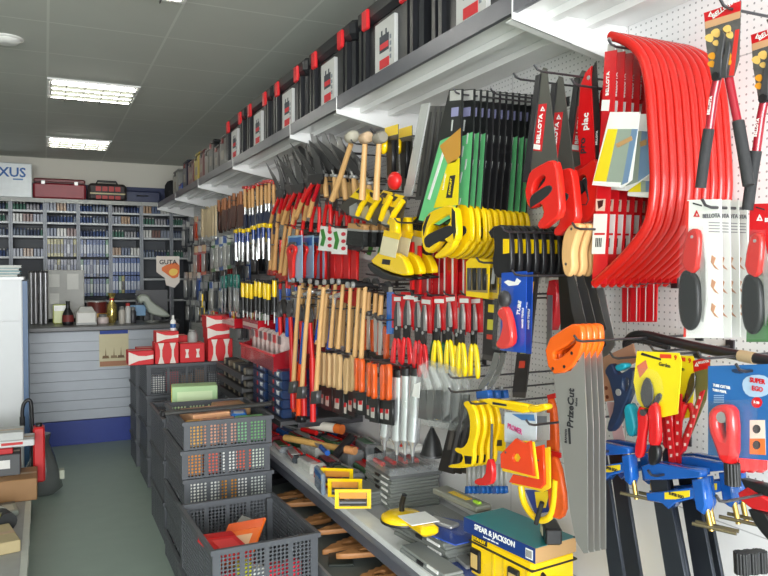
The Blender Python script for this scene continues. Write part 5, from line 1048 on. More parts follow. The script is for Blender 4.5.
# ---- mallets
t = Tool('mallet', 'mallet with round white rubber head and slanting wooden handle', 'mallet', 1.18, (352, 138), 'mallets with pale heads')
t.tube('handle', [(351, 144), (341, 175), (332, 200)], [.011, .0125, .014], BEECH, 12)
o = t.p((352, 137)); part('head', MB().lathe([(.014, -.036), (.023, -.031), (.027, 0), (.023, .031), (.014, .036)], (o[0], 0, o[1]), 'x', 18), mat((182, 176, 160), .6), t.root)
for i, (x, c, lab) in enumerate(((366, wood((196, 168, 138)), 'wooden headed mallet hanging beside the white rubber mallet'), (380, mat((140, 134, 122), .6), 'grey headed mallet with straight wooden handle, shop front side of three'))):
    t = Tool('mallet', lab, 'mallet', 1.18+.01*i, (x, 138), 'mallets with pale heads'); t.tube('handle', [(x-1, 144), (x-2.5, 170), (x-4, 200)], [.011, .0125, .014], BEECH, 12)
    o = t.p((x, 138)); part('head', MB().lathe([(.019, -.031), (.023, -.026), (.023, .026), (.019, .031)], (o[0], 0, o[1]), 'x', 18), c, t.root)
hook(352, 143, 1.16, 'wire hook carrying the mallets'); hook(372, 132, 1.2, 'bent wire hook above the mallets')
# ---- trowels with wooden handles, blades up
t = Tool('trowel', '', 'trowel', 1.25, (330, 174), 'black trowels with wooden handles')
t.poly('blade', [(330, 172), (322, 161), (313, 145), (312, 141), (323, 152), (333, 168)], -.002, .002, mat((64, 64, 66), .3, .4), bev=.0005); t.tube('tang', [(331, 170), (333, 176)], .005, STEEL, 8); t.tube('handle', [(333, 175), (334, 186), (335, 198)], [.010, .014, .013], BEECH, 12); t.poly('ferrule', [(331, 174), (335, 174), (335, 177), (331, 177)], -.012, .012, STEEL, bev=.003)
t.row('black bladed trowel with beech handle pointing down', [322, 332, 341, 350, 359, 367], 174, 180)
t.row('black bladed trowel of the deeper layer, with beech handle', [317, 327, 337, 346, 355, 364], 171, 178, dx=.11, first=1)
t = Tool('steel_trowel', '', 'trowel', 1.30, (318, 150), 'dark steel trowels without visible handles'); t.poly('blade', [(317, 134), (321, 135), (330, 156), (333, 168), (328, 168), (319, 150)], -.002, .002, mat((150, 148, 146), .3, .5), bev=.0005); t.poly('shank', [(328, 166), (333, 166), (336, 178), (332, 178)], -.004, .004, BLACK)
t.row('grey steel trowel blade slanting up under the shelf', [312, 321, 330, 338], 149, 152)
# ---- yellow blister, red knob, yellow handled packs
t = Tool('tool_pack', 'tall yellow and black pack with round yellow knob beside the mallets', 'pack', 1.24, (392, 126)); c = t.poly('card', [(385, 128), (398, 124), (398, 190), (388, 190)], 0, .003, GLOSSCARD((60, 58, 52)))
t.poly('card_header', [(385, 128), (398, 124), (398, 134), (385.4, 137)], -.0008, -.0001, GLOSSCARD((244, 206, 30)), parent=c); o = t.p((388, 146)); part('knob', MB().ball((o[0], -.02, o[1]), (.06, .04, .07)), YG, t.root); t.poly('body', [(392, 140), (397, 140), (396, 178), (391, 176)], -.02, -.0005, BLACK, bev=.004)
t.copy('tall yellow and black pack, behind the one with the round knob', dx=.06)
t = Tool('sanding_block', 'bright red rounded knob hanging below the yellow black pack', 'knob', 1.22, (396, 176)); t.root.name = 'red_knob'; o = t.p((397, 181)); part('knob', MB().ball((o[0], -.01, o[1]), (.08, .05, .07)), RED, t.root); t.tube('stem', [(397, 172), (397, 178)], .006, STEEL)
t = Tool('scraper_pack', '', 'pack', 1.22, (378, 192), 'yellow handled packs under the mallets')
c = t.poly('card', [(366, 200), (374, 190), (386, 194), (380, 226), (368, 222), (356, 210)], 0, .003, GLOSSCARD((70, 66, 60))); t.poly('header', [(366, 200), (374, 190), (384, 193), (376, 204)], -.0008, -.0001, GLOSSCARD((244, 206, 30)), parent=c); t.poly('badge', [(371, 195), (374, 192), (379, 194), (376, 198)], -.0016, -.0009, INK, parent=c)
t.tube('handle', [(385, 198, -.012), (379, 209, -.016), (375, 219, -.016)], [.010, .013, .012], YG, 12); t.poly('blade', [(366, 210), (372, 206), (376, 222), (366, 219)], -.004, -.001, STEEL)
t.row('yellow handled scraper on a dark card under the mallets', [364, 375, 386, 396], 189, 196)
# ---- big yellow plastering tools
t = Tool('plaster_float', '', 'float', 1.20, (386, 234), 'yellow floats with black soles')
t.poly('sole', [(371, 265), (373, 262), (391, 274), (411, 278), (410, 281), (390, 281), (376, 273)], -.02, .02, BLACK, bev=.004, sm=1); t.poly('body', [(372, 262), (378, 256), (384, 250), (404, 254), (411, 268), (411, 277), (391, 272)], -.014, .014, YG, bev=.005, sm=1); t.poly('badge', [(386, 259), (394, 260), (393, 265), (385, 264)], -.0148, -.0141, INK)
t.poly('paper_label', [(387, 234), (403, 238), (399, 258), (383, 254)], -.016, -.0145, PAPER((226, 216, 180))); t.poly('header', [(388, 230), (405, 234), (403, 240), (387, 236)], -.017, -.0145, YG); t.poly('handle', [(392, 218), (398, 218), (399, 236), (392, 236)], -.012, .012, YG, bev=.004)
t.root['label'] = 'yellow plaster float with black sole and cream label, outermost of three'; t.copy('yellow plaster float with black sole, second of three on the hook', dx=.05, dz=.004); t.copy('yellow plaster float with black sole, third of three on the hook', dx=.10, dz=.008)
hook(396, 222, 1.17, 'wire hook carrying the yellow floats')
# ---- black brushes and dotted cards
t = Tool('wall_brush', '', 'brush', 1.25, (358, 224), 'black bristle brushes with wooden stocks'); t.poly('bristles', [(350, 228), (366, 230), (365, 247), (348, 245)], -.012, .012, mat((34, 36, 36), .8, bump=1., scale=180.), bev=.002); t.poly('stock', [(351, 223), (367, 225), (366, 231), (350, 229)], -.014, .014, ASH, bev=.003); t.poly('ferrule', [(350, 228), (366.4, 230), (366.2, 232), (349.8, 230.5)], -.0145, .0145, STEEL)
t.root['label'] = 'broad black bristle brush with wooden stock, outermost of six'
for k in range(1, 6): t.copy('broad black bristle brush with wooden stock, %s behind the outermost' % ORD[k-1], dx=.042*k)
t = Tool('dotted_card', '', 'card', 1.27, (333, 226), 'white cards with red dots'); c = t.poly('card', [(328, 226), (340, 227), (339, 252), (326, 251)], 0, .003, PRINT)
for k in range(3): t.poly('printed_dot', [(336.5+2*math.cos(a*.79), 232+7*k+2*math.sin(a*.79)) for a in range(8)], -.0008, -.0001, GLOSSCARD((214, 30, 60)), parent=c)
t.poly('green_figure', [(328, 230), (331, 229), (333, 238), (331, 247), (328, 246), (329.5, 238)], -.001, -.0001, GLOSSCARD((60, 140, 50)), parent=c)
t.row('white card with red dots and green figure', [326, 340], 226, 228); t.row('white dotted card of the lower strip under the brushes', [338, 350, 362, 374, 385], 233, 236, dx=.17, first=1)
for i, x in enumerate((330, 357)): hook(x, 226, 1.22, ['wire hook carrying the dotted cards', 'wire hook carrying the black brushes'][i])
# ---- hammers
t = Tool('hammer', '', 'hammer', 1.24, (330, 282), 'hammers with wooden handles'); t.tube('handle', [(330, 281), (328, 310), (326, 346)], [.010, .009, .012], BEECH, 10)
o = t.p((330, 282)); part('head', MB().tube([(o[0], -.055, o[1]+.004), (o[0], -.03, o[1]+.004), (o[0], .02, o[1]+.004), (o[0], .06, o[1]-.008)], [.013, .0125, .012, .004], 10), mat((40, 40, 42), .35, .4), t.root); part('face', MB().lathe([(.0135, -.062), (.014, -.055), (.0125, -.05)], (o[0], 0, o[1]+.004), 'y', 12), STEEL, t.root)
t.row('wooden handled hammer with black head', [303, 311, 319, 327, 335, 343, 351, 359, 367], 281, 284)
t.row('wooden handled hammer of the back layer', [306, 314, 322, 330, 338, 346, 354, 362], 284, 287, dx=.13, first=1)
for i, x in enumerate((310, 326, 342, 358)): hook(x, 284, 1.22, 'wire hook under the hammer heads, %s %s' % (ORD[i], FE))
t = Tool('crowbar', '', 'bar', 1.33, (310, 232), 'red bars above the hammers'); t.poly('bar', [(308, 232), (312, 232), (312, 280), (308, 280)], -.008, .008, RED, bev=.004); t.poly('claw', [(308, 229), (314, 226), (316, 229), (312, 233), (308, 233)], -.006, .006, DKSTEEL, bev=.001)
t.row('red bar standing above the hammer heads', [302, 309, 316, 324, 332, 340, 348, 356], 234, 250)
t.row('red bar of the back layer above the hammers', [304, 312, 320, 328, 336], 226, 236, dx=.14, first=1)
# ---- spanners etc right of hammers
t = Tool('screwdriver', '', 'screwdriver', 1.28, (372, 292), 'steel tools beside the hammers'); t.root.name = 'carpenter_chisel'
t.tube('handle', [(372, 292), (371, 312)], [.010, .012], ASH, 10); t.poly('blade', [(370, 313), (373, 313), (372.5, 350), (370, 350)], -.002, .002, STEEL); t.poly('ferrule', [(369.4, 311), (373.6, 311), (373.4, 316), (369.4, 316)], -.009, .009, DKSTEEL, bev=.002)
t.row('ash handled chisel beside the hammers', [362, 369, 376, 383], 290, 294); t.row('ash handled chisel of the lower tier', [342, 350, 358], 306, 308, first=1, dx=.1)
t = Tool('pincers', '', 'pincers', 1.33, (376, 270), 'black pincers above the chisels'); t.poly('jaw', [(372, 282), (374, 274), (379, 274), (381, 282), (377, 286)], -.006, .006, DKSTEEL, bev=.002, sm=1); t.tube('handle', [(375, 284), (372, 300)], .005, BLACK, 8); t.tube('handle', [(378, 284), (381, 300)], .005, BLACK, 8)
t.row('black pincers hanging above the chisels', [366, 376, 386], 274, 277)
t = Tool('feeler_strip', 'flat blue strip hanging at the counter side of the carded pliers', 'strip', 1.29, (390, 292)); t.root.name = 'blue_strip'; t.poly('strip', [(387.5, 292), (394, 292), (393, 334), (387, 334)], -.003, .003, PG((30, 110, 200))); t.poly('hang_tab', [(389, 287), (392.4, 287), (392.4, 292), (389, 292)], -.002, .002, STEEL)
# ---- sleeved chisels: wooden and orange handles
def sleeved(label, X, x, y, hm, c2, group, big=1.):
    t = Tool('sleeved_chisel', label, 'chisel', X, (x, y), group)
    t.poly('handle', [(x-1.3, y), (x+1.3, y), (x+1.6, y+12), (x+1.0, y+24), (x+1.5, y+33), (x-1.5, y+33), (x-1.0, y+24), (x-1.6, y+12)], -.010, .010, hm, bev=.004, sm=1)
    s_ = t.poly('sleeve', [(x-4.2, y+33), (x+4.2, y+33), (x+4.0, y+56), (x-4.2, y+54)], -.006, .006, P((36, 38, 38)), bev=.002)
    t.poly('label', [(x-2.2, y+41), (x+1.2, y+41), (x+1.0, y+51), (x-2.4, y+50)], -.0068, -.0061, GLOSSCARD(c2), parent=s_); t.poly('label_mark', [(x-1.6, y+41), (x+1, y+41), (x+1, y+45), (x-1.6, y+45)], -.0076, -.0069, CARDRED, parent=s_); return t
t = sleeved('', 1.26, 320, 352, wood((214, 178, 128)), (206, 196, 186), 'wooden handled sleeved chisels')
t.row('pale wooden handled chisel in black sleeve', [319, 324, 330, 335.5, 341, 346.5, 352], 352, 357)
t = sleeved('', 1.22, 358, 358, PG((226, 92, 34)), (206, 204, 196), 'orange handled sleeved chisels')
t.row('orange handled chisel in black sleeve', [357, 363, 369, 375.5, 382, 388.5], 358, 364)
t.row('orange handled chisel of the upper back tier', [366, 373, 380, 386], 320, 324, dx=.10, first=1)
for i, (x, y) in enumerate(((335, 352), (372, 360), (376, 320))): hook(x, y, 1.19, ['wire rail hook over the pale chisels', 'wire rail hook over the orange chisels', 'wire rail hook over the upper orange chisels'][i])
# ================================================================ tool wall, far stretch towards the counter
# ---- black shears with red and wooden handles, points up
t = Tool('hedge_shears', '', 'shears', 1.22, (285, 192), 'black hedge shears, points up')
t.poly('blade', [(284, 191), (277, 176), (269, 158), (280, 174), (287.5, 190)], -.003, .0, mat((52, 53, 55), .35, .4)); t.poly('blade', [(286.5, 191), (284, 174), (281, 157), (288, 173), (290.5, 190)], .001, .004, mat((64, 64, 66), .35, .4))
t.poly('bracket', [(281, 188), (291, 188), (290, 197), (282, 197)], -.008, .008, BLACK, bev=.002)
t.tube('handle', [(284, 196), (280, 204), (277, 211)], .011, RED, 10); t.tube('handle', [(288, 196), (286, 204), (284, 211)], .011, PG((190, 20, 34)), 10); t.tube('grip', [(277, 210), (273, 224)], .012, ASH, 10); t.tube('grip', [(284, 210), (281, 225)], .012, ASH, 10)
t.row('black hedge shears with red shanks and ash grips', [280, 289, 298, 307, 316], 194, 180)
t.row('black hedge shears of the back layer', [284, 294, 304, 313], 188, 176, dx=.13, first=1)
t = Tool('pruning_shears', '', 'shears', 1.27, (306, 190), 'red pruning shears below the trowels')
t.tube('handle', [(305, 196), (302, 206), (300, 222)], .010, RED, 10, sm=1); t.tube('handle', [(308, 196), (309, 206), (308, 222)], .010, RED, 10, sm=1); t.poly('blade', [(304, 197), (305, 184), (308, 178), (309, 188), (309, 197)], -.003, .003, DKSTEEL, sm=1); t.poly('pivot', [(304, 194), (309, 194), (309, 198), (304, 198)], -.008, .008, DKSTEEL, bev=.002)
t.row('red handled pruning shears under the trowels', [291, 300, 309, 318, 327], 198, 196); t.row('red handled pruning shears of the lower layer', [335, 344, 353, 362], 204, 206, first=1, dx=.08)
t = Tool('hammer_shaft', '', 'handle', 1.24, (272, 222), 'loose ash handles hanging under the shears'); t.root.name = 'axe_handle'
t.tube('handle', [(275, 224), (273, 245), (271, 272)], [.011, .012, .016], ASH, 10); t.poly('end_cap', [(269.4, 270), (272.8, 270), (272.6, 275), (269.2, 275)], -.016, .016, P((150, 40, 30)), bev=.004)
t.row('ash handle with red end hanging below the shears', [271, 276, 281, 287, 293], 222, 226)
# ---- blue card with red wrench
t = Tool('pipe_wrench', 'red pipe wrench on a pale blue card below the shears', 'wrench', 1.20, (294, 236))
c = t.poly('card', [(288, 236), (302, 235), (302, 281), (288, 282)], 0, .004, GLOSSCARD((150, 186, 214))); t.poly('card_print', [(289, 238), (301, 237), (301, 245), (289, 247)], -.0008, -.0001, GLOSSCARD((50, 100, 170)), parent=c)
t.poly('handle', [(289, 250), (293, 244), (297, 244), (299, 250), (296, 258), (296, 280), (292, 280), (291, 260)], -.02, -.002, PG((216, 40, 34)), holes=[[(292, 250), (295, 248), (296, 252), (293, 254)]], bev=.005, sm=1); t.poly('jaw', [(289, 247), (292, 242), (297, 242), (298, 246), (293, 246)], -.016, -.004, DKSTEEL, bev=.002)
t.copy('red pipe wrench on a pale blue card, second one behind', dx=.06); t.copy('red pipe wrench on a pale blue card, third one behind', dx=.12)
# ---- long red bars, orange blue poles
t = Tool('loppers', '', 'loppers', 1.20, (290, 290), 'long red and orange handled loppers'); 
t.tube('handle', [(284, 312), (283, 330), (282, 352)], .012, PG((36, 84, 170)), 10); t.tube('grip', [(282, 350), (281, 370), (280.5, 402)], .0155, PG((236, 80, 34)), 12); t.tube('handle', [(288, 312), (289, 330), (290, 345)], .012, RED, 10); t.tube('grip', [(290, 344), (290.5, 370), (291, 402)], .0155, RED, 12); t.poly('jaw', [(283, 312), (284, 300), (287, 294), (290, 302), (290, 312)], -.006, .006, DKSTEEL, sm=1); t.poly('stop', [(280, 398), (284, 398), (284, 404), (280, 404)], -.015, .015, BLACK, bev=.003)
t.row('long handled lopper with red and orange grips', [281, 292, 303, 314], 296, 298); t.row('long handled lopper of the back layer, red grips', [287, 298, 309], 294, 296, dx=.12, first=1)
t = Tool('red_pole', '', 'bar', 1.26, (296, 236), 'long red bars beside the hammers'); t.root.name = 'pinch_bar'; t.tube('bar', [(296, 236), (296, 262), (295, 288)], .010, PG((214, 32, 32)), 10); t.tube('tip', [(295, 287), (295, 300)], [.010, .006], PG((40, 80, 160)), 10)
t.row('long red bar with blue tip', [281, 286, 291, 297, 303], 240, 232)
t = Tool('scythe_handle', '', 'handle', 1.15, (308, 290), 'long plain wooden handles standing in the lower row'); t.root.name = 'wooden_shaft'; t.tube('shaft', [(310, 288), (306, 330), (302, 390)], [.010, .011, .012], BEECH, 10); t.poly('socket', [(300, 386), (305, 386), (304, 398), (299, 398)], -.014, .014, DKSTEEL, bev=.003)
t.row('long plain wooden shaft with dark socket', [298, 309, 320], 288, 290)
t = Tool('blue_steel_tool', '', 'tool', 1.24, (312, 316), 'blue and chrome tools between the handles'); t.root.name = 'torque_wrench'; t.tube('shank', [(312, 306), (309, 330)], .009, CHROME, 10); t.tube('grip', [(309, 330), (306, 352)], .011, PG((30, 80, 170)), 10); t.poly('head', [(308, 303), (318, 301), (318, 305), (309, 307)], -.01, .01, CHROME, bev=.003)
t.row('chrome wrench with blue grip hanging between the handles', [296, 308, 322, 334], 304, 308)
t = Tool('paint_scraper', '', 'scraper', 1.30, (305, 352), 'dark square plates below the handles'); t.poly('plate', [(300, 366), (311, 368), (310, 382), (299, 380)], -.002, .002, mat((60, 56, 54), .4, .4)); t.poly('handle', [(303, 352), (306, 352), (307, 366), (303, 366)], -.008, .008, P((120, 44, 36)), bev=.003)
t.row('dark square bladed scraper below the hammers', [300, 309, 318], 352, 354)
# ---- wooden handled screwdrivers and chisels, navy blades
t = Tool('wood_chisel', '', 'chisel', 1.24, (252, 186), 'wooden handled chisels with red caps')
t.poly('cap', [(250.4, 184), (253.6, 184), (253.6, 187), (250.4, 187)], -.011, .011, PG((200, 40, 34)), bev=.002); t.tube('handle', [(252, 187), (252, 196), (252, 206)], [.010, .013, .010], ASH, 10); t.tube('shank', [(252, 206), (252, 214)], .007, CHROME, 8); t.poly('blade', [(250.6, 213), (253.4, 213), (253.4, 232), (250.6, 232)], -.003, .003, mat((38, 52, 84), .35, .3))
t.row('wooden handled chisel with red cap and navy blade', [245, 249, 253, 257, 261, 265.5, 270, 275], 188, 182); t.row('wooden handled chisel of the back layer, navy blade', [247, 252, 257, 262, 267], 190, 184, dx=.14, first=1)
t = Tool('leather_holster', '', 'holster', 1.24, (226, 200), 'dark brown tool handles in a bundle'); t.root.name = 'brown_file'; t.tube('handle', [(226, 198), (226, 210)], .013, DWOOD, 10); t.poly('blade', [(224.4, 210), (227.6, 210), (227.2, 230), (224.8, 230)], -.004, .004, mat((86, 56, 48), .5))
t.row('brown handled file with dark blade', [219, 222.5, 226, 230, 234, 238, 242], 202, 194); t.row('brown handled file of the back layer', [221, 225, 229, 233, 237], 206, 199, dx=.13, first=1)
t = Tool('stick', '', 'stick', 1.22, (208, 208), 'pale wooden sticks in a bundle'); t.root.name = 'folding_rule'; t.poly('stick', [(207, 207), (209, 207), (208.6, 240), (206.6, 240)], -.006, .006, wood((196, 176, 140))); t.poly('end_band', [(206.8, 236), (208.8, 236), (208.6, 240), (206.6, 240)], -.007, .007, STEEL)
t.row('pale folding rule hanging in a bundle', [202, 204.5, 207, 210, 213, 216], 210, 206); t.row('pale folding rule of the back layer', [203, 206, 209, 212], 212, 208, dx=.13, first=1)
# ---- middle tier far
t = Tool('screwdriver', '', 'screwdriver', 1.20, (255, 283), 'yellow and black screwdrivers'); t.poly('cap', [(253.3, 281), (256.7, 281), (256.7, 283), (253.3, 283)], -.012, .012, BLACK, bev=.003); t.tube('handle', [(255, 282), (255, 292), (255, 299)], [.013, .015, .012], YG, 10); t.tube('grip', [(255, 298), (255, 312)], .016, BLACK, 10); t.tube('shank', [(255, 312), (255, 322)], .005, STEEL, 8)
t.row('yellow screwdriver with black grip', [243, 247, 251, 255, 259.5, 264, 269, 274], 283, 282); t.row('yellow screwdriver of the back layer', [245, 249.5, 254, 259, 264, 269], 284, 282, dx=.12, first=1)
t = Tool('cold_chisel', '', 'chisel', 1.20, (254, 262), 'bright steel chisels with blue bands'); t.tube('band', [(254, 246), (254, 258)], .011, PG((30, 60, 130)), 10); t.tube('shank', [(254, 257), (254, 268)], .012, CHROME, 10); t.tube('tip', [(254, 267), (254, 277)], [.012, .008], CHROME, 10); t.poly('head_cap', [(252.6, 243), (255.4, 243), (255.4, 247), (252.6, 247)], -.011, .011, YG, bev=.003)
t.row('bright steel chisel with blue band and yellow cap', [236, 240, 244, 248.5, 253, 258, 263, 268], 247, 244); t.row('bright steel chisel of the back layer', [238, 243, 248, 253, 258, 263], 248, 245, dx=.13, first=1)
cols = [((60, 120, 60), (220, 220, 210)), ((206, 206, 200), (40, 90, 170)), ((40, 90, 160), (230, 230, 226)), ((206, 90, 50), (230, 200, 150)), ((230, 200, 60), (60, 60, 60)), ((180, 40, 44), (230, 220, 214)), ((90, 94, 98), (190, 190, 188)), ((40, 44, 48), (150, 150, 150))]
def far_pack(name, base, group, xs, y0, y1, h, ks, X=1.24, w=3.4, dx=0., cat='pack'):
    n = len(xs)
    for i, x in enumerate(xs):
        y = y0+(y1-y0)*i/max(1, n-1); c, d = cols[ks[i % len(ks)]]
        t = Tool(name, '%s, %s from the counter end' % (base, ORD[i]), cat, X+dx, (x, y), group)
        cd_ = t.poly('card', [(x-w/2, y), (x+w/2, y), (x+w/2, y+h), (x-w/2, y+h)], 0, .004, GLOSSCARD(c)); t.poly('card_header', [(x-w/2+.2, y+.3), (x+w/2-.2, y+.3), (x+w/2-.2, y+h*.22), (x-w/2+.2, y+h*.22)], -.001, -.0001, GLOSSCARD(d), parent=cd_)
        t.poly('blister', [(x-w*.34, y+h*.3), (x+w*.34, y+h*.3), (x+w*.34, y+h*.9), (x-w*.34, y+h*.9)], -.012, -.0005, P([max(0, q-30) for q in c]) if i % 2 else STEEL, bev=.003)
far_pack('hanging_pack', 'small pack in the row under the brown files', 'packs under the brown files', [213, 217, 221, 225, 229, 233], 238, 234, 34, [0, 1, 2, 1, 0, 6], w=3.8)
far_pack('hanging_pack', 'orange or red pack beside the back shelving', 'packs beside the back shelving', [196, 200, 204, 208], 246, 244, 30, [3, 5, 3, 7], w=3.8)
far_pack('hanging_pack', 'pack hanging over the bright steel chisels', 'packs over the steel chisels', [240, 246, 252, 258, 264], 234, 230, 12, [4, 2, 4, 2, 4], w=5.4, X=1.26)
far_pack('hanging_pack', 'pack in the low row above the red trays', 'packs above the red trays', [201, 206, 211, 216, 221, 226, 231, 236], 282, 281, 30, [6, 7, 1, 6, 2, 7, 6, 1], w=3.4)
far_pack('hanging_pack', 'dull pack in the highest row near the back wall', 'packs in the highest row near the back wall', [184, 188, 192, 196, 200], 224, 214, 24, [7, 6, 7, 3, 6], w=3.4)
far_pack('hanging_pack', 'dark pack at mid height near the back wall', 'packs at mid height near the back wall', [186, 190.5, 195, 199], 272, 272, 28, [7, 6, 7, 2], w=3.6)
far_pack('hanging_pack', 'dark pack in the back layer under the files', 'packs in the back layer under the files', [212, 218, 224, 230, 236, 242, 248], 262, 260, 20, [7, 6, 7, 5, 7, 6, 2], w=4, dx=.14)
far_pack('hanging_pack', 'small card hanging low between trays and loppers', 'cards between trays and loppers', [240, 246, 252, 258, 264, 270], 322, 322, 18, [7, 6, 5, 7, 6, 2], w=4.6, X=1.34)
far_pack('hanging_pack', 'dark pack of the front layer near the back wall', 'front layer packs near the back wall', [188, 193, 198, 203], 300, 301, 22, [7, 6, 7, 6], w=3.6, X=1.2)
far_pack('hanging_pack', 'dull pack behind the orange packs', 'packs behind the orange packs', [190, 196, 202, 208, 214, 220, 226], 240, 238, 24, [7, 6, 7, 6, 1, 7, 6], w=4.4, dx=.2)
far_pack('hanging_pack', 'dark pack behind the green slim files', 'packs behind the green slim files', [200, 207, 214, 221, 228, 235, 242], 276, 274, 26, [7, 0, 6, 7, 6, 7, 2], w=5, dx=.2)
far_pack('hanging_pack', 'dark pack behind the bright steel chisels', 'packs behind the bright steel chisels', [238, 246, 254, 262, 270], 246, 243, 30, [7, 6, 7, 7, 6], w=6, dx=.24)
t = Tool('steel_rod', '', 'tool', 1.22, (205, 292), 'bright slim tools in the low far row'); t.root.name = 'slim_file'; t.poly('blade', [(204.3, 296), (205.7, 296), (205.2, 318), (204.8, 318)], -.003, .003, CHROME); t.poly('handle', [(204, 285), (206, 285), (206, 296), (204, 296)], -.008, .008, PG((40, 110, 100)), bev=.003)
t.row('slim bright file with green handle', [222, 226, 230, 234, 238], 284, 283)
t = Tool('hand_rake', 'small yellow hand rake hanging between packs near the counter', 'rake', 1.20, (203, 300)); t.poly('head', [(199, 316), (205, 316), (204, 306), (201, 306)], -.004, .004, YG, sm=1); t.tube('handle', [(202.5, 294), (202.5, 307)], .007, YG, 8)
# ---- red trays and racks
for i, (px, py) in enumerate(((205, 318), (228, 320), (250, 322))):
    w = wx(px, py, 1.18); t = empty('wall_tray', 'red plastic tray fixed low on the tool wall, %s from the counter end' % ORD[i], 'tray', w, WALLROT, 'red trays on the far tool wall')
    mb = MB().bb((-.19, .0, -.05), (.19, .006, .02)).bb((-.19, .006, -.05), (.19, .40, -.044)).bb((-.19, .006, -.05), (-.184, .40, .02)).bb((.184, .006, -.05), (.19, .40, .02)); part('tray', mb, PG((176, 24, 36)), t); part('price_strip', MB().bb((-.18, -.0015, -.03), (.18, -.0001, -.005)), PAPER((206, 170, 166)), t)
    for k in range(6): t2 = empty('small_pack', 'small foil pack standing in the red tray %s from the counter, %s along it' % (ORD[i], ORD[k]), 'pack', w+Vector((.06, .14-.055*k, -.043)), WALLROT, 'packs in the red trays'); part('body', MB().rbox((0, 0, .05), (.04, .03, .10), .005), GLOSSCARD(cols[(k+i*2) % 8][0]), t2); part('header', MB().bb((-.018, -.0165, .07), (.018, -.0152, .096)), GLOSSCARD(cols[(k+i) % 8][1]), t2)
a = wx(256, 352, 1.12)
t = empty('wall_bin', 'large red bin of clear wrapped goods above the blue boxes', 'bin', a, WALLROT)
mb = MB(); mb.add([(-.36, 0, -.07), (.36, 0, -.07), (.36, 0, .02), (-.36, 0, .02), (-.36, .3, -.07), (.36, .3, -.07), (.36, .3, .10), (-.36, .3, .10)], [(0, 1, 2, 3), (0, 4, 5, 1), (0, 3, 7, 4), (1, 5, 6, 2), (4, 7, 6, 5)]); part('bin', mb, PG((140, 24, 34)), t); part('rim', MB().bb((-.37, -.008, .012), (.37, .006, .026)), PG((196, 34, 44)), t)
for k in range(7):
    x = -.28+.095*k; r = empty('wrapped_pack', 'clear wrapped pack in the large red bin, %s from the counter end' % ORD[k], 'pack', a+Vector((.09, -x, -.07)), WALLROT, 'wrapped packs in the large red bin'); part('film', MB().rbox((0, 0, .10), (.08, .07, .2), .02), mat((196, 176, 172), .15, .0, var=.3, scale=40., bump=.6, coat=.5), r); part('header', MB().bb((-.03, -.037, .14), (.03, -.0355, .185)), GLOSSCARD((206, 40, 46) if k % 2 else (90, 90, 92)), r)
for i, (py, c) in enumerate(((372, (56, 56, 58)), (384, (62, 62, 62)), (396, (52, 52, 56)))):
    w = wx(232, py, 1.10); t = empty('rack_shelf', 'low dark rack shelf beside the blue boxes, %s from above' % ORD[i], 'shelf', w, WALLROT, 'dark rack shelves beside the blue boxes'); part('board', MB().bb((-.42, 0, -.01), (.30, .30, .01)), mat(c, .5), t); part('front_lip', MB().bb((-.42, -.01, -.016), (.30, -.0005, .02)), mat((84, 84, 86), .35, .3), t)
    for k in range(5): r = empty('folded_glove', 'folded glove pack on the dark rack shelf %s from above, %s along' % (ORD[i], ORD[k]), 'pack', w+Vector((.08, .34-.14*k, .0105)), WALLROT, 'glove packs on the dark rack shelves'); r.name = 'glove_pack'; part('body', MB().rbox((0, 0, .02), (.11, .1, .04), .01), mat([(40, 42, 44), (96, 84, 70), (60, 60, 60), (44, 50, 60), (90, 88, 84)][k], .7), r); part('band', MB().bb((-.02, -.052, .002), (.02, -.0505, .04)), PAPER((150, 140, 120)), r)
a_ = wx(266, 402, 1.13); t = empty('rack_shelf', 'dark shelf board carrying the blue boxes', 'shelf', (1.12, a_.y, .755), WALLROT)
part('board', MB().bb((-.34, 0, -.02), (.34, .46, 0)), mat((58, 58, 60), .5), t); part('front_lip', MB().bb((-.34, -.008, -.03), (.34, -.0002, .0)), mat((84, 84, 86), .35, .3), t); part('bracket', MB().bb((-.30, .1, -.05), (-.28, .478, -.021)), WIRE, t); part('bracket', MB().bb((.28, .1, -.05), (.30, .478, -.021)), WIRE, t)
for k in range(5):
    for j in range(2):
        w = wx(259+16*j, 402, 1.14); t = empty('screw_box', 'dark blue box with white lettering, %s from below in the %s stack' % (ORD[k], ['counter side', 'lopper side'][j]), 'box', (1.14, w.y, .757+.051*k), WALLROT, 'blue boxes stacked under the red bin')
        part('box', MB().rbox((0, .1, .025), (.27, .2, .049), .003), GLOSSCARD((26, 46, 80)), t); part('white_panel', MB().bb((-.01, -.0012, .008), (.128, -.0001, .042)), GLOSSCARD((40, 70, 120)), t)
        o = part('lettering', text_mesh('lettering', 'WT', .024, PRINT, 0, .04), None, t); o.location = (.06, -.002, .025); part('red_dot', MB().lathe([(.014, -.0015), (.014, -.0002)], (-.03, 0, .025), 'y', 12), GLOSSCARD((190, 50, 44)), t)
for i, (px, py) in enumerate(((205, 208), (229, 200), (258, 184), (254, 246), (256, 282), (275, 222), (226, 238), (206, 246))): hook(px, py, 1.19, ['wire hook over the folding rules', 'wire hook over the brown files', 'wire hook over the wooden chisels', 'wire hook over the bright chisels', 'wire hook over the yellow screwdrivers', 'wire hook over the ash handles', 'wire hook over packs under the files', 'wire hook over the orange packs'][i])
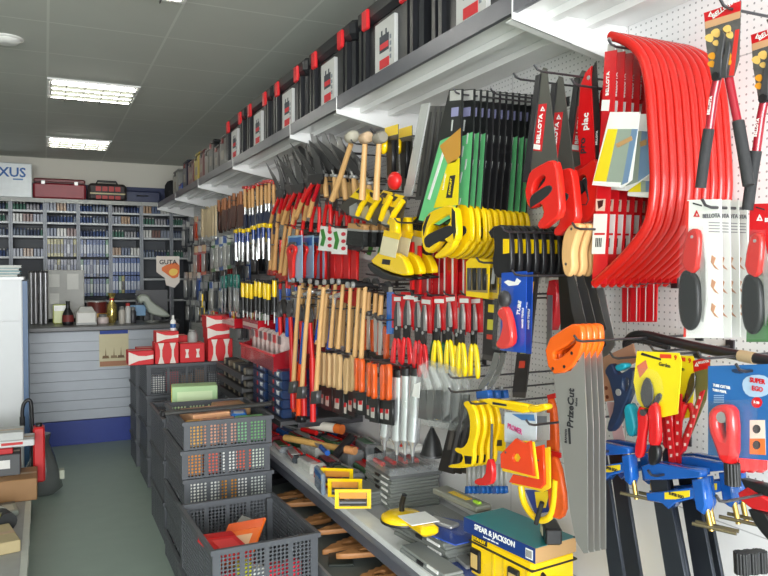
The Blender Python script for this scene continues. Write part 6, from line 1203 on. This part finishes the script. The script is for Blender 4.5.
# ================================================================ goods lying on the lower wall shelf
GC = mat((120, 124, 120), .4, var=.06); ZL = LOZ+.001
def flat_case(label, x, y, z, w, d, h, rot, c=(120, 124, 120), clear=False, group='grey flat cases on the lower shelf'):
    t = empty('flat_case', label, 'case', (x, y, z), WALLROT+R(rot), group)
    part('base', MB().rbox((0, 0, h*.3), (w, d, h*.6), .004), mat(c, .4, var=.06), t); part('lid', MB().rbox((0, 0, h*.8), (w-.006, d-.006, h*.38), .004), mat([min(255, q+8) for q in c], .35, var=.05), t)
    part('latch', MB().bb((-.02, -d/2-.004, h*.35), (.02, -d/2+.001, h*.75)), BLACK, t); part('white_label', MB().bb((w*.15, -d/2-.0012, h*.62), (w*.38, -d/2+.004, h*.95)), PRINT, t); return t
sx, sy = 1.44, 2.90
for k in range(5): flat_case('grey flat case, %s from the shelf, in the stack under the chrome tubes' % ORD[k], sx-.004*(k % 2), sy+.004*k, ZL+.0265*k, .27, .24, .026, -4+1.5*k)
t = empty('driver_set', 'clear lidded case of red handled drivers on top of the grey stack', 'case', (sx, sy, ZL+.133), WALLROT-R(2)); part('tray', MB().rbox((0, 0, .008), (.28, .25, .015), .003), mat((96, 98, 98), .4), t); part('lid', MB().rbox((0, 0, .028), (.278, .248, .036), .006), mat((225, 230, 230), .06, var=0., alpha=.25, coat=1.), t)
for k in range(4): part('driver', MB().tube([(-.11+.001*k, -.09+.055*k, .024), (-.02, -.088+.055*k, .024)], .011, 10).tube([(-.02, -.088+.055*k, .024), (.02, -.088+.055*k, .024)], .004, 8), RED, t); part('driver_shank', MB().tube([(.02, -.088+.055*k, .024), (.11, -.086+.055*k, .024)], .009, 8), BLACK, t)
flat_case('single grey flat case lying in front of the tall grey stack', 1.25, 2.98, ZL, .24, .16, .03, 10); flat_case('grey flat case resting on the single one before the stack', 1.255, 2.97, ZL+.031, .22, .15, .028, 4)
t = empty('clear_pack', 'clear pack of mixed red and white parts behind the driver case', 'pack', (1.50, 3.03, ZL+.185), WALLROT+R(8)); part('film', MB().rbox((0, 0, .02), (.2, .12, .04), .012), mat((206, 206, 200), .12, var=.25, scale=30., bump=.5, coat=.6), t); part('red_part', MB().rbox((.04, -.03, .032), (.08, .05, .02), .006), RED, t); part('white_part', MB().rbox((-.05, -.02, .034), (.06, .05, .02), .006), WHITE, t)
# near grey cases, yellow disc, blue packs
for k in range(3): flat_case('grey flat case, %s from the shelf, in the low stack under the yellow disc' % ORD[k], 1.33, 2.36-.006*k, ZL+.0305*k, .34, .20, .03, 8-3*k, (112, 116, 112), group='grey cases under the yellow disc')
w = wz(403, 511, .66)
t = empty('suction_lifter', 'yellow disc shaped tool with upright black knob and white card on the shelf', 'tool', (w.x, w.y, ZL+.0925), WALLROT)
part('disc', MB().lathe([(.075, 0), (.082, .008), (.08, .02), (.06, .03), (.02, .034)], n=24), YG, t); part('rim', MB().lathe([(.084, .0), (.085, .005), (.083, .009)], n=24), BLACK, t); part('knob', MB().tube([(-.01, 0, .03), (-.01, 0, .06), (.012, 0, .10)], .010, 10), BLACK, t)
part('body', MB().rbox((.12, .01, .022), (.16, .07, .036), .012), YG, t); part('card', MB().bb((.06, -.05, .042), (.17, .06, .045)), PRINT, t)
t = empty('level', 'grey metal rail with yellow sticker leaning behind the yellow disc', 'level', wz(461, 502, .70), WALLROT+R(6)); part('rail', MB().rbox((0, 0, .012), (.27, .07, .022), .004), mat((150, 152, 140), .35, .4), t); part('sticker', MB().bb((-.06, -.016, .0232), (.05, .012, .0242)), YG, t); part('vial', MB().tube([(.08, 0, .024), (.11, 0, .024)], .008, 10), mat((160, 206, 60), .2), t)
for k, (x, y, r, z) in enumerate(((1.29, 2.26, 20, .098), (1.30, 2.14, -6, .0), (wz(484, 553, .555).x, wz(484, 553, .555).y, 14, .0))):
    t = empty('blue_pack', ['blue backed clear pack lying on the grey cases beside the yellow disc', 'blue clear pack on the shelf before the yellow toolbox', 'large blue wrapped pack at the shelf edge under the toolbox'][k], 'pack', (x, y, ZL+z), WALLROT+R(r), 'blue clear packs on the shelf'); 
    part('card', outline_mesh('card', [[(-.14, -.08), (.13, -.10), (.16, .02), (.02, .11), (-.13, .06)]], 0, .004, GLOSSCARD((34, 70, 160))), None, t).rotation_euler = (R(-90), 0, 0)
    part('blister', MB().rbox((0.01, 0, .018), (.2, .11, .024), .008), BLIS, t); part('metal_part', MB().rbox((-.02, .01, .012), (.12, .05, .014), .004), STEEL, t)
flat_case('grey case half under the blue packs at the shelf edge', 1.20, 2.20, ZL, .30, .085, .028, 2, (126, 130, 128))
# yellow toolbox and teal box
t = empty('toolbox', 'yellow toolbox with black emblem under the teal box', 'toolbox', (1.30, 1.93, ZL), WALLROT+R(7))
part('body', MB().rbox((0, .09, .072), (.30, .18, .142), .01), YG, t); part('lid_band', MB().bb((-.152, -.004, .112), (.152, .186, .118)), mat((40, 38, 30), .5), t)
for x in (-.115, .07): l_ = part('latch', MB().rbox((x, -.004, .06), (.05, .012, .075), .003), BLACK, t); part('latch_panel', MB().bb((x-.016, -.0115, .035), (x+.016, -.0102, .082)), GLOSSCARD((206, 176, 110)), l_)
b_ = part('emblem', MB().rbox((-.095, -.001, .132), (.07, .006, .022), .002), BLACK, t); o = part('lettering', text_mesh('lettering', 'STANLEY', .011, YG, 0, .03), None, b_); o.location = (-.095, -.0045, .132)
part('handle', MB().tube([(.09, .06, .142), (.1, .04, .12), (.16, .04, .09)], .009), BLACK, t)
for x in (-.03, .02, .125): part('rib', MB().bb((x-.006, -.003, .01), (x+.006, .001, .108)), PG((226, 186, 14)), t)
t = empty('carton', 'teal topped box with white lettering on its blue side, on the yellow toolbox', 'box', (1.295, 1.93, ZL+.144), WALLROT+R(8))
part('box', MB().rbox((0, .085, .023), (.335, .175, .046), .002), PAPER((186, 148, 100)), t); part('top_sheet', MB().bb((-.166, .0, .0461), (.166, .171, .0472)), GLOSSCARD((40, 136, 140)), t); s_ = part('side_sheet', MB().bb((-.167, -.0042, .0005), (.167, -.0028, .0468)), GLOSSCARD((26, 56, 120)), t)
o = part('lettering', text_mesh('lettering', 'SPEAR & JACKSON', .0185, PRINT, 0, .03, .92), None, s_); o.location = (-.015, -.005, .030); o = part('small_lettering', text_mesh('lettering', 'bow saw mitre set', .007, PRINT, 0, .0), None, s_); o.location = (-.03, -.005, .011); part('barcode_panel', MB().bb((.128, -.0056, .008), (.158, -.0044, .038)), PRINT, s_)
for k in range(6): part('barcode_bar', MB().bb((.131+.0042*k, -.0066, .012), (.1325+.0042*k, -.0057, .034)), INK, s_)
t = empty('laser_level', 'small black box with two pale windows on the teal box', 'device', (1.40, 1.80, ZL+.1925), WALLROT-R(28)); part('body', MB().rbox((0, 0, .025), (.10, .05, .05), .005), BLACK, t)
for x in (-.032, -.008): part('window', MB().bb((x-.009, -.0265, .012), (x+.009, -.0248, .038)), PAPER((206, 200, 170)), t)
# ---- yellow framed scrapers over the shelf edge
for k in range(3):
    w = wz(337+8*k, 478+11*k, .60); t = empty('scraper_pack', 'yellow framed scraper with dark roller at the shelf edge, %s from the counter side' % ORD[k], 'scraper', w, R(-32+4*k), 'yellow framed scrapers')
    f = MB(); f.bb((-.075, -.003, -.035), (-.058, .003, .045)).bb((.058, -.003, -.035), (.075, .003, .045)).bb((-.058, -.003, .032), (.058, .003, .045)).bb((-.058, -.003, -.035), (.058, .003, -.026)); part('frame', f, YG, t); part('roller', MB().tube([(-.055, -.008, -.008), (.055, -.008, -.008)], .012, 10), DKSTEEL, t); part('panel', MB().bb((-.056, -.001, .006), (.056, .001, .031)), GLOSSCARD((226, 150, 60)), t)
# ---- tubes, hammer, packs further back
t = empty('sealant_tube', 'white tube with orange cap lying on packs at the back of the shelf', 'tube', wz(322, 426, .70), WALLROT+R(28)); part('tube', MB().tube([(-.16, 0, 0), (.10, 0, 0)], .026, 16), PAPER((226, 220, 206)), t); part('cap', MB().tube([(.10, 0, 0), (.145, 0, 0)], .0265, 16), PG((236, 120, 50)), t); part('printed_band', MB().tube([(-.12, 0, 0), (-.08, 0, 0)], .0263, 16), PAPER((206, 150, 100)), t)
t = empty('sledge_hammer', 'lying hammer with long wooden handle and black head on the lower shelf', 'hammer', wz(322, 446, .66), WALLROT+R(24)); part('handle', MB().tube([(-.28, 0, 0), (0, 0, .005), (.16, 0, .01)], [.018, .016, .015], 10), wood((190, 148, 84)), t); part('head', MB().tube([(.15, -.05, -.01), (.15, 0, .02), (.15, .06, .06)], .022, 10), BLACK, t); part('handle_end', MB().tube([(.16, 0, .01), (.23, 0, .012)], .02, 10), wood((214, 150, 96)), t)
rr = random.Random(9)
pc = [((190, 40, 44), 'red'), ((60, 110, 180), 'blue'), ((150, 154, 156), 'grey'), ((206, 206, 200), 'white'), ((80, 120, 84), 'green'), ((160, 60, 70), 'maroon'), ((70, 76, 80), 'charcoal')]
n = 0
for i in range(6):
    for j in range(4):
        x, y = 1.22+.105*j, 3.26+.24*i; (c, cn) = pc[(i*3+j*2+(i*j) % 3) % 7]; h = .03+.05*rr.random()+.018*j
        t = empty('clear_pack', '%s wrapped pack, %s row behind the grey stack, %s from the shelf edge' % (cn, ORD[i], ORD[j]), 'pack', (x, y, ZL), WALLROT+R(rr.uniform(-8, 8)), 'wrapped packs on the lower shelf')
        part('film', MB().rbox((0, 0, h/2), (.2, .09, h), .012), mat(c, .15, var=.35, scale=24., bump=.5, coat=.6), t); part('card', MB().bb((-.08, -.04, h), (.05, .03, h+.002)), GLOSSCARD(pc[(i+j*3+1) % 7][0]), t); part('metal_part', MB().tube([(-.07, .0, h+.008), (.08, .01, h+.008)], .006, 8), STEEL if j % 2 else RED, t)
for i in range(3):
    w = wz(300+10*i, 434+9*i, .64); t = empty('long_tool', 'long red and steel tool lying across the packs, %s from the counter side' % ORD[i], 'tool', w, WALLROT+R(18-12*i), 'long tools lying across the packs'); t.name = 'lying_file'; part('handle', MB().tube([(.02, 0, .03), (.15, 0, .03)], .013, 10), [RED, PG((170, 30, 40)), PG((40, 90, 170))][i], t); part('blade', MB().bb((-.18, -.012, .026), (.02, .012, .034)), STEEL, t)
t = empty('clear_pack', 'pale blue clear pack drooping over the shelf edge beside the yellow scrapers', 'pack', wz(320, 478, .60), WALLROT+R(-8)); part('film', MB().rbox((0, 0, -.01), (.16, .02, .10), .008), mat((150, 170, 190), .12, var=.2, scale=16., bump=.5, alpha=.7, coat=.8), t); part('header', MB().bb((-.07, -.0125, .01), (.07, -.011, .035)), GLOSSCARD((60, 110, 170)), t)
# ================================================================ wooden handled saws on the base shelf
def panel_saw(label, x, y, z, rot):
    t = empty('panel_saw', label, 'saw', (x, y, z), R(rot), 'wooden handled saws on the base shelf')
    # lies flat: outline in the plane, handle towards the aisle (-x)
    hl = chaikin([(-.17, -.03), (-.12, -.045), (-.05, -.05), (.03, -.055), (.05, -.02), (.045, .03), (.015, .045), (.0, .028), (-.02, .04), (-.035, .02), (-.055, .03), (-.07, .008), (-.09, .015), (-.12, -.008)], 1)
    ho = chaikin([(-.07, -.026), (-.03, -.034), (.0, -.02), (-.01, .0), (-.045, -.006)], 1)
    h = part('handle', outline_mesh('handle', [hl, ho], -.011, .011, wood((176, 122, 74)), .004), None, t); h.rotation_euler = (R(-90), 0, 0)
    b = part('blade', outline_mesh('blade', [[(.02, -.06), (.28, -.04), (.29, .03), (.03, .055)]], -.001, .001, mat((54, 58, 55), .4, .3)), None, t); b.rotation_euler = (R(-90), 0, 0)
    for p in ((.02, -.012), (.012, .022)): part('screw', MB().lathe([(.006, -.0125), (.006, .0125)], (p[0], p[1], 0), 'z', 10), BRASS, t)
    return t
for i, (y, dx, r) in enumerate(((3.66, 0, 4), (3.43, .02, -8), (3.25, -.01, 12), (3.02, .03, -4), (2.90, .0, 9), (2.72, .02, -10), (2.56, .0, 6), (2.38, .02, -3))):
    panel_saw('wooden handled panel saw on the base shelf, %s from the counter end' % ORD[i], 1.19+dx, y, TRZ+.013+.028*(i % 2), r)
for i, (x, y, r) in enumerate(((1.09, 3.55, 60), (1.08, 3.14, 100), (1.10, 2.80, 70), (1.085, 2.47, 95))):
    t = empty('saw_sleeve', 'dark flat saw sleeve lying on the base shelf, %s from the counter end' % ORD[i], 'sleeve', (x, y, TRZ+.001), R(r), 'dark saw sleeves on the base shelf'); part('sleeve', MB().rbox((0, 0, .004), (.20, .10, .008), .002), mat((48, 54, 50), .35), t); part('end_strip', MB().bb((.07, -.048, .0081), (.095, .048, .0090)), mat((150, 150, 140), .4), t)
t = empty('saw_rack', 'black saw toothed guard lying among the wooden saws', 'guard', (1.10, 3.82, TRZ+.001), R(20)); t.name = 'saw_guard'; t.location = (1.08, 3.92, TRZ+.001); mb = MB().bb((-.14, -.05, 0), (.14, .05, .03)); part('guard', mb, BLACK, t); part('spine', MB().bb((-.14, .051, 0), (.14, .06, .045)), P((50, 50, 52)), t)
# ================================================================ camera, light, colour
cd = bpy.data.cameras.new('camera'); cam = bpy.data.objects.new('camera', cd); COL.objects.link(cam)
cd.sensor_width = 36; cd.lens = FOC*36/768; cd.clip_start = .05; cam.location = EYE
cam.rotation_euler = (math.pi/2+PITCH, 0, -YAW); SC.camera = cam
w = bpy.data.worlds.new('world'); SC.world = w; w.use_nodes = True
bg = w.node_tree.nodes['Background']; bg.inputs['Color'].default_value = (.75, .85, 1, 1); bg.inputs['Strength'].default_value = 1.0
ld = bpy.data.lights.new('shop_window_daylight', 'AREA'); ld.shape = 'RECTANGLE'; ld.size = 3.7; ld.size_y = 1.9; ld.energy = 390; ld.color = (.96, .98, 1)
lo = bpy.data.objects.new('shop_window_daylight', ld); COL.objects.link(lo); lo.location = (-.65, Y0-.15, 1.5); lo.rotation_euler = (math.pi/2, 0, math.pi)
lo.rotation_euler = (R(90), 0, 0)
SC.view_settings.view_transform = 'Standard'; SC.view_settings.look = 'None'; SC.view_settings.gamma = 1; SC.view_settings.use_curve_mapping = False
SC.view_settings.exposure = 0.22
SC.cycles.use_denoising = True; SC.cycles.max_bounces = 8; SC.cycles.transparent_max_bounces = 24; SC.cycles.sample_clamp_indirect = 6
